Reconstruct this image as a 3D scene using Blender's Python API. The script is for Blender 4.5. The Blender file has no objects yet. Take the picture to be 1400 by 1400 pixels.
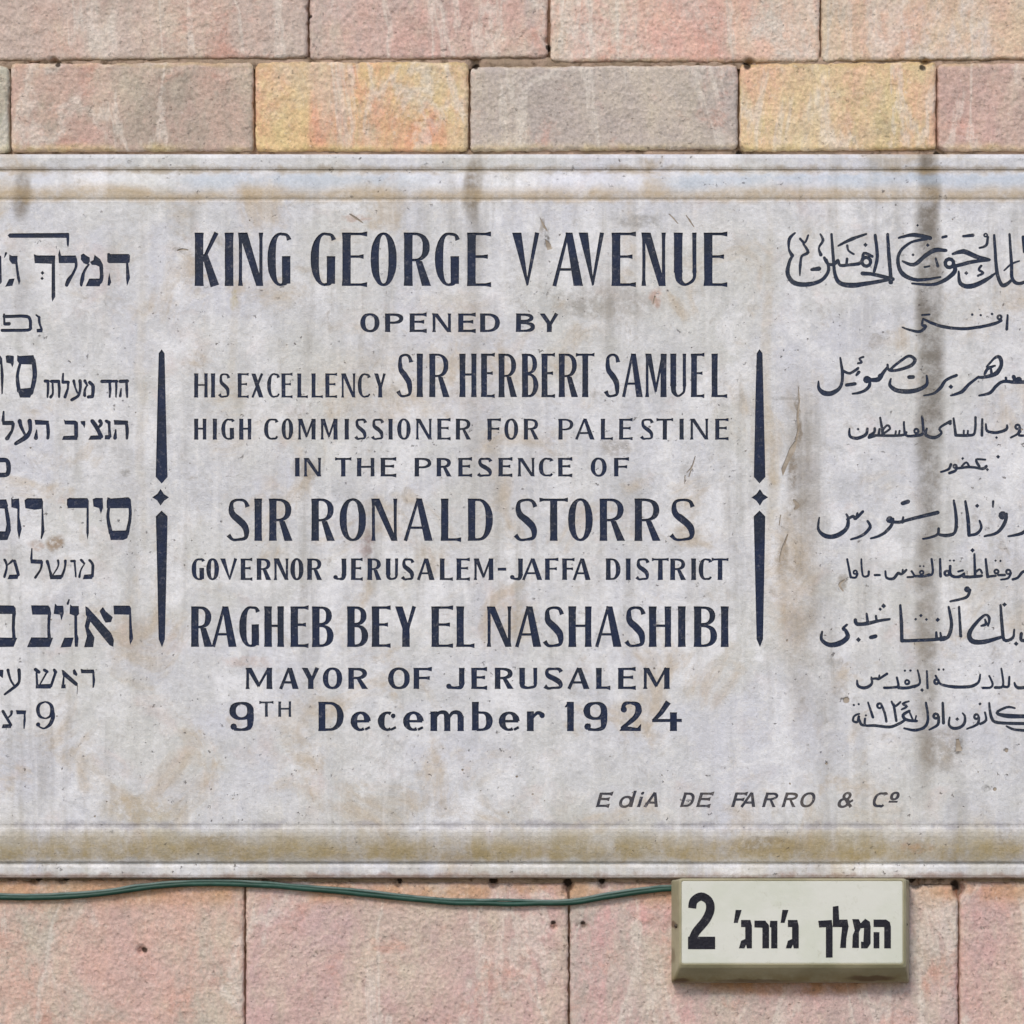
import bpy, bmesh, math, random
from mathutils import Vector, noise
from mathutils.geometry import delaunay_2d_cdt
random.seed(7)
R = math.radians
SC = bpy.context.scene
C = SC.collection

# ------------------------------------------------------------------ camera, sky, sun, exposure
CAM_D = 4.0                       # metres from the lettered face of the plaque
FACE = 0.027                      # the lettered face stands this far proud of the wall
HZ = 2.2                          # height of the middle of the picture above the street
cam = bpy.data.cameras.new('camera'); co = bpy.data.objects.new('camera', cam); C.objects.link(co)
co.location = (0, -(CAM_D + FACE), HZ); co.rotation_euler = (R(90), 0, 0)
cam.sensor_width = 36; cam.lens = 36 * CAM_D / 1.4; cam.clip_end = 200; cam.clip_start = .05
SC.camera = co
SUN_EL, SUN_AZ = 42, 20           # sun to the upper left, behind the camera, veiled
w = bpy.data.worlds.new('World'); SC.world = w; w.use_nodes = True
nt = w.node_tree; bg = nt.nodes['Background']
sk = nt.nodes.new('ShaderNodeTexSky'); sk.sky_type = 'NISHITA'; sk.sun_disc = False
sk.sun_elevation = R(SUN_EL); sk.sun_rotation = R(180 + SUN_AZ); sk.air_density = 1.0; sk.dust_density = 1.2; sk.ozone_density = 1.0
nt.links.new(sk.outputs[0], bg.inputs[0]); bg.inputs[1].default_value = .12
sun = bpy.data.lights.new('sun', 'SUN'); so = bpy.data.objects.new('sun', sun); C.objects.link(so)
sun.energy = 1.4; sun.angle = R(15); sun.color = (1, .93, .84)
d = Vector((-math.sin(R(SUN_AZ)) * math.cos(R(SUN_EL)), -math.cos(R(SUN_AZ)) * math.cos(R(SUN_EL)), math.sin(R(SUN_EL))))
so.rotation_euler = d.to_track_quat('Z', 'Y').to_euler(); so.location = d * 20
SC.view_settings.view_transform = 'Standard'; SC.view_settings.look = 'None'
SC.view_settings.gamma = 1; SC.view_settings.exposure = 0.5
SC.render.engine = 'CYCLES'

# ------------------------------------------------------------------ places
def W(px, py, dep=0.0):
    """photo position -> world point standing dep metres proud of the wall"""
    k = (CAM_D + FACE - dep) / CAM_D * .001
    return Vector(((px - 700) * k, -dep, HZ + (700 - py) * k))

# ------------------------------------------------------------------ node helpers
def lin(c):
    return tuple(((v / 255) / 12.92 if v <= 10 else ((v / 255 + .055) / 1.055) ** 2.4) for v in c) + (1,)
class M:
    def __init__(s, name, rough=.8, spec=.3):
        s.m = bpy.data.materials.new(name); s.m.use_nodes = True; s.t = s.m.node_tree; s.n = s.t.nodes
        s.b = s.n['Principled BSDF']; s.b.inputs['Roughness'].default_value = rough
        s.b.inputs['Specular IOR Level'].default_value = spec
    def put(s, sock, v):
        if hasattr(v, 'is_output') or isinstance(v, bpy.types.NodeSocket): s.t.links.new(v, sock)
        else: sock.default_value = v
    def math(s, op, a, b=0.0, c=None, clamp=False):
        n = s.n.new('ShaderNodeMath'); n.operation = op; n.use_clamp = clamp
        s.put(n.inputs[0], a); s.put(n.inputs[1], b)
        if c is not None: s.put(n.inputs[2], c)
        return n.outputs[0]
    def noise(s, vec, scale, detail=4, rough=.55, dist=0):
        n = s.n.new('ShaderNodeTexNoise'); s.put(n.inputs['Vector'], vec)
        n.inputs['Scale'].default_value = scale; n.inputs['Detail'].default_value = detail
        n.inputs['Roughness'].default_value = rough; n.inputs['Distortion'].default_value = dist
        return n.outputs['Fac']
    def ramp(s, v, a, b, lo=0., hi=1.):
        n = s.n.new('ShaderNodeMapRange'); n.interpolation_type = 'SMOOTHSTEP'
        s.put(n.inputs[0], v); n.inputs[1].default_value = a; n.inputs[2].default_value = b
        n.inputs[3].default_value = lo; n.inputs[4].default_value = hi
        return n.outputs[0]
    def mix(s, f, a, b, mode='MIX'):
        n = s.n.new('ShaderNodeMix'); n.data_type = 'RGBA'; n.blend_type = mode
        s.put(n.inputs[0], f); s.put(n.inputs[6], a); s.put(n.inputs[7], b)
        return n.outputs[2]
    def vadd(s, a, b, op='ADD'):
        n = s.n.new('ShaderNodeVectorMath'); n.operation = op; s.put(n.inputs[0], a); s.put(n.inputs[1], b)
        return n.outputs[0]
    def attr(s, name):
        n = s.n.new('ShaderNodeAttribute'); n.attribute_type = 'OBJECT'; n.attribute_name = name
        return n
    def pos(s):
        return s.n.new('ShaderNodeNewGeometry').outputs['Position']
    def obj(s):
        return s.n.new('ShaderNodeTexCoord').outputs['Object']
    def bump(s, h, dist, strength=1.0, prev=None):
        n = s.n.new('ShaderNodeBump'); n.inputs['Strength'].default_value = strength
        n.inputs['Distance'].default_value = dist; s.put(n.inputs['Height'], h)
        if prev is not None: s.put(n.inputs['Normal'], prev)
        return n.outputs[0]
    def done(s, col, nor=None, rough=None):
        s.put(s.b.inputs['Base Color'], col)
        if nor is not None: s.put(s.b.inputs['Normal'], nor)
        if rough is not None: s.put(s.b.inputs['Roughness'], rough)
        return s.m
    def pxy(s, warp=0., wscale=40):
        """photo-like millimetre coordinates on the plaque, read from the world position"""
        p = s.pos()
        if warp:
            n = s.n.new('ShaderNodeTexNoise'); s.put(n.inputs['Vector'], p); n.inputs['Scale'].default_value = wscale
            n.inputs['Detail'].default_value = 3
            v = s.vadd(n.outputs['Color'], (.5, .5, .5), 'SUBTRACT')
            v = s.vadd(v, (warp,) * 3, 'MULTIPLY'); p = s.vadd(p, v)
        x = s.n.new('ShaderNodeSeparateXYZ'); s.put(x.inputs[0], p)
        return (s.math('MULTIPLY_ADD', x.outputs[0], 1000., 700.), s.math('MULTIPLY_ADD', x.outputs[2], -1000., 700. + HZ * 1000))
    def spot(s, xy, cx, cy, rx, ry, soft=.2):
        a = s.math('MULTIPLY_ADD', xy[0], 1 / rx, -cx / rx); b = s.math('MULTIPLY_ADD', xy[1], 1 / ry, -cy / ry)
        d2 = s.math('ADD', s.math('MULTIPLY', a, a), s.math('MULTIPLY', b, b))
        return s.ramp(d2, 1.0, soft, 0, 1)

# ------------------------------------------------------------------ materials
# drilled holes and gaps in the wall: x, y, radius, depth
HOLES = [(194, 1303, 5.5, .010), (757, 1265, 4.5, .012), (798, 1266, 4.5, .012), (1252, 1206, 6, .014), (777, 1212, 7, .016),
         (1311, 1216, 8, .016), (650, 87, 5, .012), (1265, 88, 6, .012), (1024, 86, 7, .012), (750, 60, 5, .01), (422, 18, 4, .01),
         (47, 1206, 5, .01), (85, 1205, 5, .01), (545, 1209, 4, .01), (675, 1208, 6, .01), (824, 1210, 5, .01), (75, 84, 5, .008), (1286, 208, 6, .012), (1013, 206, 5, .012)]
def mat_stone():
    s = M('pink_limestone', .88, .25)
    v = s.vadd(s.obj(), s.attr('seed_offset').outputs['Vector'])
    A, B, D = (s.attr(k).outputs['Color'] for k in ('tone_a', 'tone_b', 'tone_c'))
    mp = s.n.new('ShaderNodeMapping'); s.put(mp.inputs[0], v); mp.inputs['Rotation'].default_value = (0, R(32), 0); mp.inputs['Scale'].default_value = (1, 1, .5)
    big = s.noise(mp.outputs[0], 6, 8, .72, .5); mid = s.noise(s.vadd(mp.outputs[0], (3, 1, 5)), 13, 8, .75, .35)
    c = s.mix(s.ramp(big, .38, .62), A, B)
    c = s.mix(s.ramp(mid, .44, .66), c, D)
    c = s.mix(s.ramp(s.noise(s.vadd(mp.outputs[0], (11, 4, 2)), 9, 8, .75, .4), .46, .68, 0, .6), c, lin((214, 200, 178)))
    # pale calcite veins, slanting
    n = s.n.new('ShaderNodeMapping'); s.put(n.inputs[0], v); n.inputs['Rotation'].default_value = (0, R(38), 0); n.inputs['Scale'].default_value = (1, 1, .3)
    ve = s.noise(n.outputs[0], 8, 6, .6, .6)
    c = s.mix(s.ramp(s.math('ABSOLUTE', s.math('SUBTRACT', ve, .5)), .035, .0, 0, .5), c, lin((224, 214, 202)))
    # red iron bleeding, grey lichen film
    c = s.mix(s.ramp(s.noise(s.vadd(v, (9, 2, 7)), 11, 8, .75, .3), .52, .70, 0, .5), c, lin((210, 150, 130)))
    c = s.mix(s.ramp(s.noise(s.vadd(v, (1, 8, 2)), 11, 8, .75), .52, .74, 0, .42), c, lin((150, 142, 130)))
    # ochre and rust bleeding from the bed joints, from under the cable and the sign
    xyh = s.pxy(.004, 90); xy = s.pxy(.012, 30); br = s.ramp(s.noise(v, 16, 5, .65), .36, .6, .05, 1)
    c = s.mix(s.math('MULTIPLY', s.math('MULTIPLY', s.ramp(xy[1], 1200, 1206), s.ramp(xy[1], 1252, 1222)), s.math('MULTIPLY', br, .65)), c, lin((196, 148, 104)))
    c = s.mix(s.math('MULTIPLY', s.spot(xy, 1080, 1350, 175, 20, .1), s.math('MULTIPLY', br, .8)), c, lin((178, 124, 76)))
    c = s.mix(s.math('MULTIPLY', s.math('MULTIPLY', s.ramp(xy[1], 190, 201), s.ramp(xy[1], 214, 206)), s.math('MULTIPLY', br, .6)), c, lin((204, 184, 128)))
    c = s.mix(s.math('MULTIPLY', s.math('MULTIPLY', s.ramp(xy[1], 72, 80), s.ramp(xy[1], 90, 84)), s.math('MULTIPLY', br, .5)), c, lin((176, 150, 100)))
    for hx, hy, hr, hd in HOLES: c = s.mix(s.math('MULTIPLY', s.spot(xyh, hx, hy, hr * .95, hr * .95, .25), .92), c, lin((44, 34, 28)))  # shade inside each hole painted into the stone colour
    # grain: pecked surface with pale crystal specks and small dark hollows
    g = s.noise(v, 260, 4, .8); g2 = s.noise(s.vadd(v, (5, 5, 5)), 105, 5, .75)
    vo = s.n.new('ShaderNodeTexVoronoi'); s.put(vo.inputs['Vector'], v); vo.inputs['Scale'].default_value = 150; vo.inputs['Randomness'].default_value = 1
    pk = s.ramp(vo.outputs['Distance'], .1, .75)
    k = s.math('ADD', s.ramp(g, .3, .7, .86, 1.15), s.ramp(g2, .3, .7, -.12, .12))
    hs = s.n.new('ShaderNodeHueSaturation'); s.put(hs.inputs['Color'], c); s.put(hs.inputs['Value'], k); c = hs.outputs[0]
    pit = s.ramp(s.noise(s.vadd(v, (2, 7, 1)), 130, 4, .7), .62, .70)
    c = s.mix(s.math('MULTIPLY', pit, .45), c, lin((104, 90, 82)))
    lt = s.ramp(s.noise(s.vadd(v, (4, 1, 1)), 150, 4, .7), .60, .70)
    c = s.mix(s.math('MULTIPLY', lt, .35), c, lin((228, 218, 206)))
    h = s.math('ADD', s.math('MULTIPLY', g, .5), s.math('MULTIPLY', g2, .9))
    h = s.math('ADD', h, s.math('MULTIPLY', pk, .35))
    h = s.math('SUBTRACT', h, s.math('MULTIPLY', pit, .4))
    return s.done(c, s.bump(h, .0026, .75))

def mat_mortar():
    s = M('old_mortar', .95, .1); v = s.pos(); xyh = s.pxy(.006, 80)
    c = s.mix(s.ramp(s.noise(v, 18, 5), .4, .62), lin((186, 160, 142)), lin((160, 140, 120)))
    c = s.mix(s.ramp(s.noise(v, 60, 5), .52, .7), c, lin((110, 92, 76)))
    for hx, hy, hr, hd in HOLES:
        if hy < 100 or 200 < hy < 1230: c = s.mix(s.math('MULTIPLY', s.spot(xyh, hx, hy, hr * 1.2, hr * 1.2, .3), .92), c, lin((40, 32, 26)))  # darkness of the open joint voids painted into the mortar colour
    return s.done(c, s.bump(s.noise(v, 150, 5, .7), .004))

def marble_colour(s):
    v = s.pos(); xy = s.pxy(.016, 60); xs = s.pxy(.035, 6)
    st = s.n.new('ShaderNodeMapping'); s.put(st.inputs[0], v); st.inputs['Scale'].default_value = (1, 1, .07)
    c = s.mix(s.ramp(s.noise(v, 5, 6, .6, .4), .38, .64), lin((204, 203, 208)), lin((204, 202, 198)))
    c = s.mix(s.ramp(s.noise(s.vadd(v, (4, 4, 1)), 11, 6, .65, .5), .46, .64, 0, .85), c, lin((226, 224, 225)))
    c = s.mix(s.ramp(s.noise(s.vadd(v, (5, 9, 1)), 17, 7, .7, .6), .50, .70, 0, .5), c, lin((178, 177, 176)))
    c = s.mix(s.ramp(s.noise(s.vadd(v, (5, 2, 8)), 45, 6, .75, .4), .52, .66, 0, .5), c, lin((224, 220, 216)))
    c = s.mix(s.ramp(s.noise(s.vadd(v, (6, 2, 4)), 55, 6, .75, .4), .56, .70, 0, .32), c, lin((172, 164, 156)))
    c = s.mix(s.ramp(s.noise(s.vadd(v, (8, 1, 3)), 9, 6, .65, .7), .52, .70, 0, .7), c, lin((186, 168, 144)))
    c = s.mix(s.ramp(s.noise(s.vadd(v, (2, 6, 3)), 14, 5, .65, .5), .56, .76, 0, .32), c, lin((208, 184, 176)))
    # rain streaks
    c = s.mix(s.math('MULTIPLY', s.ramp(s.noise(st.outputs[0], 34, 5, .6), .46, .70), s.ramp(s.noise(s.vadd(v, (2, 2, 9)), 4, 4, .6), .40, .62, .06, .55)), c, lin((158, 153, 146)))
    c = s.mix(s.ramp(s.noise(s.vadd(st.outputs[0], (7, 0, 0)), 70, 4, .6), .50, .68, 0, .32), c, lin((226, 223, 221)))
    c = s.mix(s.ramp(s.noise(s.vadd(v, (3, 3, 9)), 22, 7, .75, .6), .58, .72, 0, .5), c, lin((152, 142, 130)))
    brown, grey, tan, dark = lin((122, 106, 84)), lin((128, 122, 114)), lin((172, 150, 108)), lin((70, 62, 54))
    def add(c, f, k, colour): return s.mix(s.math('MULTIPLY', f, k), c, colour)
    brk = s.ramp(s.noise(v, 28, 5, .7), .3, .62, .25, 1); brf = s.ramp(s.noise(s.vadd(v, (4, 4, 4)), 80, 5, .75), .34, .56, .1, 1)
    # long runs below the joints of the wall above
    for cx, cy, rx, ry, k, colr in ((1274, 255, 19, 80, .95, brown), (1271, 430, 25, 380, .9, lin((116, 108, 98))), (1268, 700, 24, 460, .6, grey),
            (1262, 900, 20, 260, .35, brown), (651, 255, 17, 55, .9, brown), (650, 330, 16, 190, .32, grey), (655, 600, 30, 380, .14, brown),
            (30, 262, 17, 44, .85, brown), (30, 340, 16, 160, .22, grey), (1050, 560, 10, 330, .3, tan), (1092, 760, 34, 300, .5, brown),
            (1128, 930, 24, 200, .28, grey), (322, 430, 9, 150, .22, tan), (196, 560, 9, 260, .2, tan), (480, 700, 16, 260, .16, grey),
            (820, 900, 12, 260, .16, grey), (1310, 1090, 22, 120, .3, grey)):
        c = add(c, s.math('MULTIPLY', s.spot(xs, cx, cy, rx, ry, .05), brk), k, colr)
    # separate marks
    for cx, cy, rx, ry, k, colr in ((76, 741, 13, 13, .7, lin((140, 112, 80))), (50, 744, 13, 8, .45, lin((170, 130, 96))),
            (1284, 1028, 34, 30, .42, brown), (1300, 1000, 22, 10, .3, brown), (1310, 1022, 6, 12, .75, dark), (1157, 957, 6, 6, .8, dark),
            (1150, 948, 12, 10, .3, brown), (1376, 1024, 3.5, 4, .8, dark), (1349, 1079, 6, 4, .6, dark), (747, 326, 5, 14, .8, dark),
            (740, 308, 4, 14, .5, brown), (870, 302, 42, 10, .4, grey), (486, 298, 22, 6, .5, lin((178, 140, 118))),
            (897, 408, 9, 16, .6, lin((190, 146, 126))), (840, 415, 70, 26, .35, brown), (780, 418, 30, 22, .3, grey),
            (1082, 640, 7, 36, .62, brown), (1091, 570, 4, 50, .6, brown), (1076, 545, 26, 3, .35, grey), (1088, 690, 14, 14, .35, brown),
            (1070, 760, 9, 26, .5, brown), (1152, 795, 7, 14, .5, brown), (1142, 905, 14, 6, .4, grey), (1078, 800, 40, 110, .25, lin((196, 176, 150))),
            (172, 645, 9, 7, .5, grey), (245, 341, 10, 3, .6, grey), (320, 408, 5, 14, .4, lin((176, 160, 110))),
            (940, 640, 10, 18, .3, grey), (502, 745, 10, 26, .5, lin((130, 100, 92))), (560, 520, 160, 60, .18, lin((198, 178, 150))),
            (420, 640, 24, 14, .4, brown), (845, 612, 26, 14, .4, brown), (190, 1106, 60, 24, .35, tan), (620, 430, 60, 40, .25, lin((196, 182, 158))),
            (715, 850, 26, 30, .3, tan), (1048, 1156, 60, 14, .6, lin((120, 100, 62))), (290, 1154, 40, 16, .5, lin((136, 112, 66))),
            (1255, 1160, 26, 8, .5, lin((182, 120, 92))), (340, 905, 40, 10, .3, lin((186, 150, 130)))):
        c = add(c, s.math('MULTIPLY', s.spot(xy, cx, cy, rx * 1.15, ry * 1.15, .1), brf), k * 1.1, colr)
    # silt and ochre lichen left in the mouldings, with blue-grey and brown bands
    xw = s.pxy(.028, 14); n1 = s.noise(s.vadd(v, (1, 0, 0)), 26, 7, .75); n2 = s.noise(s.vadd(st.outputs[0], (3, 0, 0)), 26, 5, .7)
    b1 = s.math('MULTIPLY', s.ramp(xw[1], 1122, 1164), s.ramp(xy[1], 1183, 1172))
    c = add(c, s.math('MULTIPLY', b1, s.math('MULTIPLY', s.ramp(n1, .3, .62, .4, 1), s.ramp(n2, .3, .6, .5, 1))), .95, lin((180, 158, 112)))
    b1 = s.math('MULTIPLY', s.ramp(xw[1], 1080, 1150), s.ramp(n2, .42, .6))
    c = add(c, b1, .28, lin((176, 164, 132)))
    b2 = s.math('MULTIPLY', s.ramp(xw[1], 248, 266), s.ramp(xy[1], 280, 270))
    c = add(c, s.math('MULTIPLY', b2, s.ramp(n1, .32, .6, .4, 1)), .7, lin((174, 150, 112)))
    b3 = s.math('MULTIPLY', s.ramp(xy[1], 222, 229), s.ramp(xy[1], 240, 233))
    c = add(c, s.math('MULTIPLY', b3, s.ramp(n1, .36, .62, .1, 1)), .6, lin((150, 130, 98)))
    b4 = s.math('MULTIPLY', s.ramp(xy[1], 1120, 1127), s.ramp(xy[1], 1136, 1130))
    c = add(c, s.math('MULTIPLY', b4, s.ramp(n1, .4, .6, .1, 1)), .5, lin((140, 136, 146)))
    c = add(c, s.math('MULTIPLY', s.ramp(xy[1], 1192, 1200), s.ramp(n1, .35, .6, .3, 1)), .7, lin((140, 104, 84)))
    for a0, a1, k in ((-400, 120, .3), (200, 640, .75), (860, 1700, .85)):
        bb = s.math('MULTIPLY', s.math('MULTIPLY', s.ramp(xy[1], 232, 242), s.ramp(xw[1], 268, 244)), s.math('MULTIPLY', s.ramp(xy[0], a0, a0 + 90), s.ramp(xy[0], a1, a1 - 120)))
        c = add(c, s.math('MULTIPLY', bb, s.ramp(n1, .3, .55, .4, 1)), k * .7, lin((154, 166, 178)))  # uneven blue-grey tone along stretches of the top moulding
    # specks and open pores
    sp = s.ramp(s.noise(s.vadd(v, (6, 2, 2)), 115, 4, .65), .645, .71)
    sp = s.math('MULTIPLY', sp, s.ramp(s.noise(v, 8, 4), .38, .6))
    c = s.mix(s.math('MULTIPLY', sp, .7), c, lin((92, 82, 76)))
    g = s.noise(v, 240, 4, .7); g2 = s.noise(v, 60, 5, .7)
    hs = s.n.new('ShaderNodeHueSaturation'); s.put(hs.inputs['Color'], c)
    s.put(hs.inputs['Value'], s.math('ADD', s.ramp(g, .3, .7, .94, 1.06), s.ramp(g2, .3, .7, -.05, .05)))
    h = s.math('ADD', s.math('MULTIPLY', g, .25), s.math('MULTIPLY', g2, 1.))
    h = s.math('SUBTRACT', h, s.math('MULTIPLY', sp, .9))
    cr = s.math('ABSOLUTE', s.math('SUBTRACT', s.noise(s.vadd(st.outputs[0], (1, 1, 4)), 13, 5, .6, .8), .5))
    return hs.outputs[0], s.bump(h, .0018, .8)

def mat_marble():
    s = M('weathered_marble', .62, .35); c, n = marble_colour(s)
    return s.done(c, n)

def mat_paint(name, c1, c2, wear):
    s = M(name, .55, .35); v = s.pos()
    c = s.mix(s.ramp(s.noise(v, 26, 5, .6), .4, .62), lin(c1), lin(c2))
    c = s.mix(s.ramp(s.noise(v, 170, 5, .75), .54, .74, 0, wear), c, lin((150, 146, 148)))
    c = s.mix(s.ramp(s.noise(s.vadd(v, (1, 5, 1)), 60, 5, .8), .60, .74, 0, wear), c, lin((104, 100, 108)))
    return s.done(c, s.bump(s.noise(v, 220, 4, .7), .0012, .8))

def mat_sign(name, c1, c2, rust=0.):
    s = M(name, .42, .4); v = s.pos()
    c = s.mix(s.ramp(s.noise(v, 14, 6, .65), .38, .66), lin(c1), lin(c2))
    c = s.mix(s.ramp(s.noise(v, 70, 6, .8), .56, .72, 0, .45), c, lin((170, 168, 146)))
    if rust:
        xy = s.pxy(.006, 60)
        c = s.mix(s.math('MULTIPLY', s.ramp(xy[1], 1318, 1342), s.ramp(s.noise(v, 40, 6, .7), .34, .62, .2, rust)), c, lin((124, 108, 66)))
        for cx, cy, rx, ry, k in ((1190, 1337, 40, 6, .8), (930, 1341, 16, 5, .8), (1030, 1341, 60, 4, .6), (919, 1306, 5, 14, .5), (921, 1264, 5, 6, .8)):
            c = s.mix(s.math('MULTIPLY', s.spot(xy, cx, cy, rx, ry), k), c, lin((84, 60, 36)))
    return s.done(c, s.bump(s.noise(v, 60, 4), .0008, .6))

def mat_plain(name, c1, c2, rough=.5, sc=60):
    s = M(name, rough, .4); v = s.pos()
    return s.done(s.mix(s.ramp(s.noise(v, sc, 4, .6), .38, .64), lin(c1), lin(c2)), s.bump(s.noise(v, 180, 3), .0008, .5))

STONE, MORTAR, MARBLE = mat_stone(), mat_mortar(), mat_marble()
NAVY = mat_paint('navy_letter_paint', (15, 31, 62), (22, 32, 52), .38)
FADED = mat_paint('faded_blue_black_paint', (22, 36, 62), (38, 46, 62), .5)
WORN = mat_paint('worn_brown_black_paint', (52, 54, 66), (86, 80, 78), 1.0)
BLACKP = mat_paint('sign_black_paint', (18, 18, 30), (24, 22, 34), .25)

# ------------------------------------------------------------------ objects
def link(name, me, mat, parent=None):
    o = bpy.data.objects.new(name, me); C.objects.link(o)
    if mat: me.materials.append(mat)
    if parent is not None: o.parent = parent
    return o
def mesh(name, vs, fs, mat, parent=None, origin=None, smooth=False):
    """vs are world points; the object's origin goes to `origin` (world)"""
    po = parent.location.copy() if parent is not None else Vector((0, 0, 0))
    if parent is not None and parent.parent is not None: po += parent.parent.location
    og = Vector(origin) if origin is not None else po
    me = bpy.data.meshes.new(name); me.from_pydata([tuple(Vector(v) - og) for v in vs], [], fs); me.update()
    if smooth: me.polygons.foreach_set('use_smooth', [True] * len(me.polygons))
    o = link(name, me, mat, parent); o.location = og - po
    return o
def root(name, label, cat, loc):
    o = bpy.data.objects.new(name, None); C.objects.link(o); o.location = loc; o['label'] = label; o['category'] = cat
    o.empty_display_size = .05
    return o

# ---- the wall: every dressed stone its own object
wall = root('stone_wall', 'wall of rough pink and honey coloured limestone blocks behind the marble plaque', 'wall', W(630, 2100))
def stone(x0, y0, x1, y1, a, b, c, cell=3.2, proud=0.0):
    nx = max(3, int((x1 - x0) / cell)); ny = max(3, int((y1 - y0) / cell))
    sd = random.uniform(0, 90)
    vs, fs = [], []
    skew = random.uniform(-.012, .012)
    for j in range(ny + 1):
        for i in range(nx + 1):
            u, v = i / nx, j / ny
            x = x0 + (x1 - x0) * u; y = y0 + (y1 - y0) * v
            e = min(x - x0, x1 - x, y - y0, y1 - y)
            # ragged arrises
            for (k, q) in ((0, (x - x0)), (0, (x1 - x)), (1, (y - y0)), (1, (y1 - y))):
                pass
            fx = max(0, 1 - min(x - x0, x1 - x) / 10); fy = max(0, 1 - min(y - y0, y1 - y) / 10)
            nz1 = noise.noise(Vector((x / 13, y / 13, sd))) + .6 * noise.noise(Vector((x / 5, y / 5, sd + 3)))
            nz2 = noise.noise(Vector((x / 13, y / 13, sd + 9))) + .6 * noise.noise(Vector((x / 5, y / 5, sd + 5)))
            nz3 = noise.noise(Vector((x / 3.2, y / 3.2, sd + 13))); dx = fx * (1.3 * nz1 + .7 * nz3); dy = fy * (1.4 * nz2 + .8 * nz3)
            # chipped corners
            cxn = min(x - x0, x1 - x); cyn = min(y - y0, y1 - y)
            cd = math.hypot(cxn, cyn)
            if cd < 6:
                f = (1 - cd / 6) * 1.6
                dx += f * (1 if x - x0 < x1 - x else -1); dy += f * (1 if y - y0 < y1 - y else -1)
            hgt = proud + .0022 * noise.noise(Vector((x / 60, y / 60, sd))) + .0010 * noise.noise(Vector((x / 20, y / 20, sd + 1))) + .0011 * noise.noise(Vector((x / 6.5, y / 6.5, sd + 2)))
            hgt -= .0030 * max(0, 1 - e / 3.4) ** 1.2 * (1 + .8 * noise.noise(Vector((x / 18, y / 18, sd + 7))))
            for hx, hy, hr, hd in HOLES:
                if abs(x - hx) < hr * 1.6 and abs(y - hy) < hr * 1.6:
                    hgt -= hd * max(0, 1 - (math.hypot(x - hx, y - hy) / (hr * 1.25)) ** 2)
            vs.append(W(x + dx, y + dy + skew * (x - x0), hgt))
    id_ = lambda i, j: j * (nx + 1) + i
    for j in range(ny):
        for i in range(nx): fs.append((id_(i, j), id_(i, j + 1), id_(i + 1, j + 1), id_(i + 1, j)))
    # sides go back into the wall
    ring = [id_(i, 0) for i in range(nx + 1)] + [id_(nx, j) for j in range(1, ny + 1)] + [id_(i, ny) for i in range(nx - 1, -1, -1)] + [id_(0, j) for j in range(ny - 1, 0, -1)]
    base = len(vs)
    for r in ring: p = vs[r]; vs.append(Vector((p.x, .09, p.z)))
    n = len(ring)
    for k in range(n): fs.append((ring[k], ring[(k + 1) % n], base + (k + 1) % n, base + k))
    o = mesh('stone', vs, fs, STONE, wall, W((x0 + x1) / 2, (y0 + y1) / 2, 0), smooth=True)
    tone = lambda q: tuple(min(235, (v * .88 + .12 * m) * 1.08) for v, m in zip(q, (206, 188, 168))); a, b, c = tone(a), tone(b), tone(c)
    o['tone_a'] = list(lin(a)[:3]); o['tone_b'] = list(lin(b)[:3]); o['tone_c'] = list(lin(c)[:3])
    o['seed_offset'] = [random.uniform(0, 40), random.uniform(0, 40), random.uniform(0, 40)]
    return o
GREYP, PINK, ROSE, YEL, ORG, MAUVE, WARM, PALE = (178, 160, 150), (190, 152, 140), (186, 144, 136), (200, 178, 132), (204, 158, 124), (166, 154, 150), (190, 168, 148), (198, 182, 168)
P2 = ROSE
J = 1.6
rows = []
# (y0, y1, joints, tones)
stone(-560, -98, -46 - J, 84, PINK, GREYP, WARM)
stone(-46 + J, -98, 422 - J, 84.5, (184, 168, 158), (178, 158, 148), (190, 162, 150))
stone(422 + J, -98, 750 - J, 82.5, (190, 166, 156), (194, 156, 146), (176, 158, 152))
stone(750 + 3, -98, 1122 - J, 85, (206, 172, 152), (204, 160, 148), (196, 186, 176))
stone(1122 + J, -98, 1500 - J, 84.5, (200, 180, 152), (200, 164, 146), (198, 188, 182))
stone(1500 + J, -98, 1960, 83, PINK, WARM, GREYP)
stone(-560, 89, -300 - J, 207, WARM, PINK, GREYP)
stone(-300 + J, 89, 14 - J, 208, (168, 166, 150), (176, 156, 144), (160, 160, 146))
stone(14 + J, 87, 348 - J, 208, (184, 152, 142), (156, 144, 132), (188, 160, 146))
stone(348 + J, 85, 642 - J, 207, (208, 172, 128), (202, 182, 132), (206, 148, 120))
stone(642 + J, 92, 1010 - J, 207, (172, 160, 154), (164, 154, 148), (182, 170, 158))
stone(1010 + J, 87.5, 1281 - J, 207, (206, 186, 144), (208, 164, 138), (196, 178, 132))
stone(1281 + J, 87.5, 1640 - J, 207, (184, 150, 142), (176, 156, 146), (190, 160, 146))
stone(1640 + J, 89, 1960, 207, WARM, GREYP, PINK)
stone(-560, -290, -120 - J, -104, PINK, WARM, GREYP, 9)
for a0, a1, t in ((-120, 260, (WARM, PINK, GREYP)), (260, 590, (GREYP, ROSE, WARM)), (590, 930, (YEL, ORG, WARM)), (930, 1300, (PINK, GREYP, PALE)), (1300, 1960, (WARM, PINK, YEL))):
    stone(a0 + J, -290, a1 - J, -104, *t, cell=9)
B0 = 1206
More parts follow.
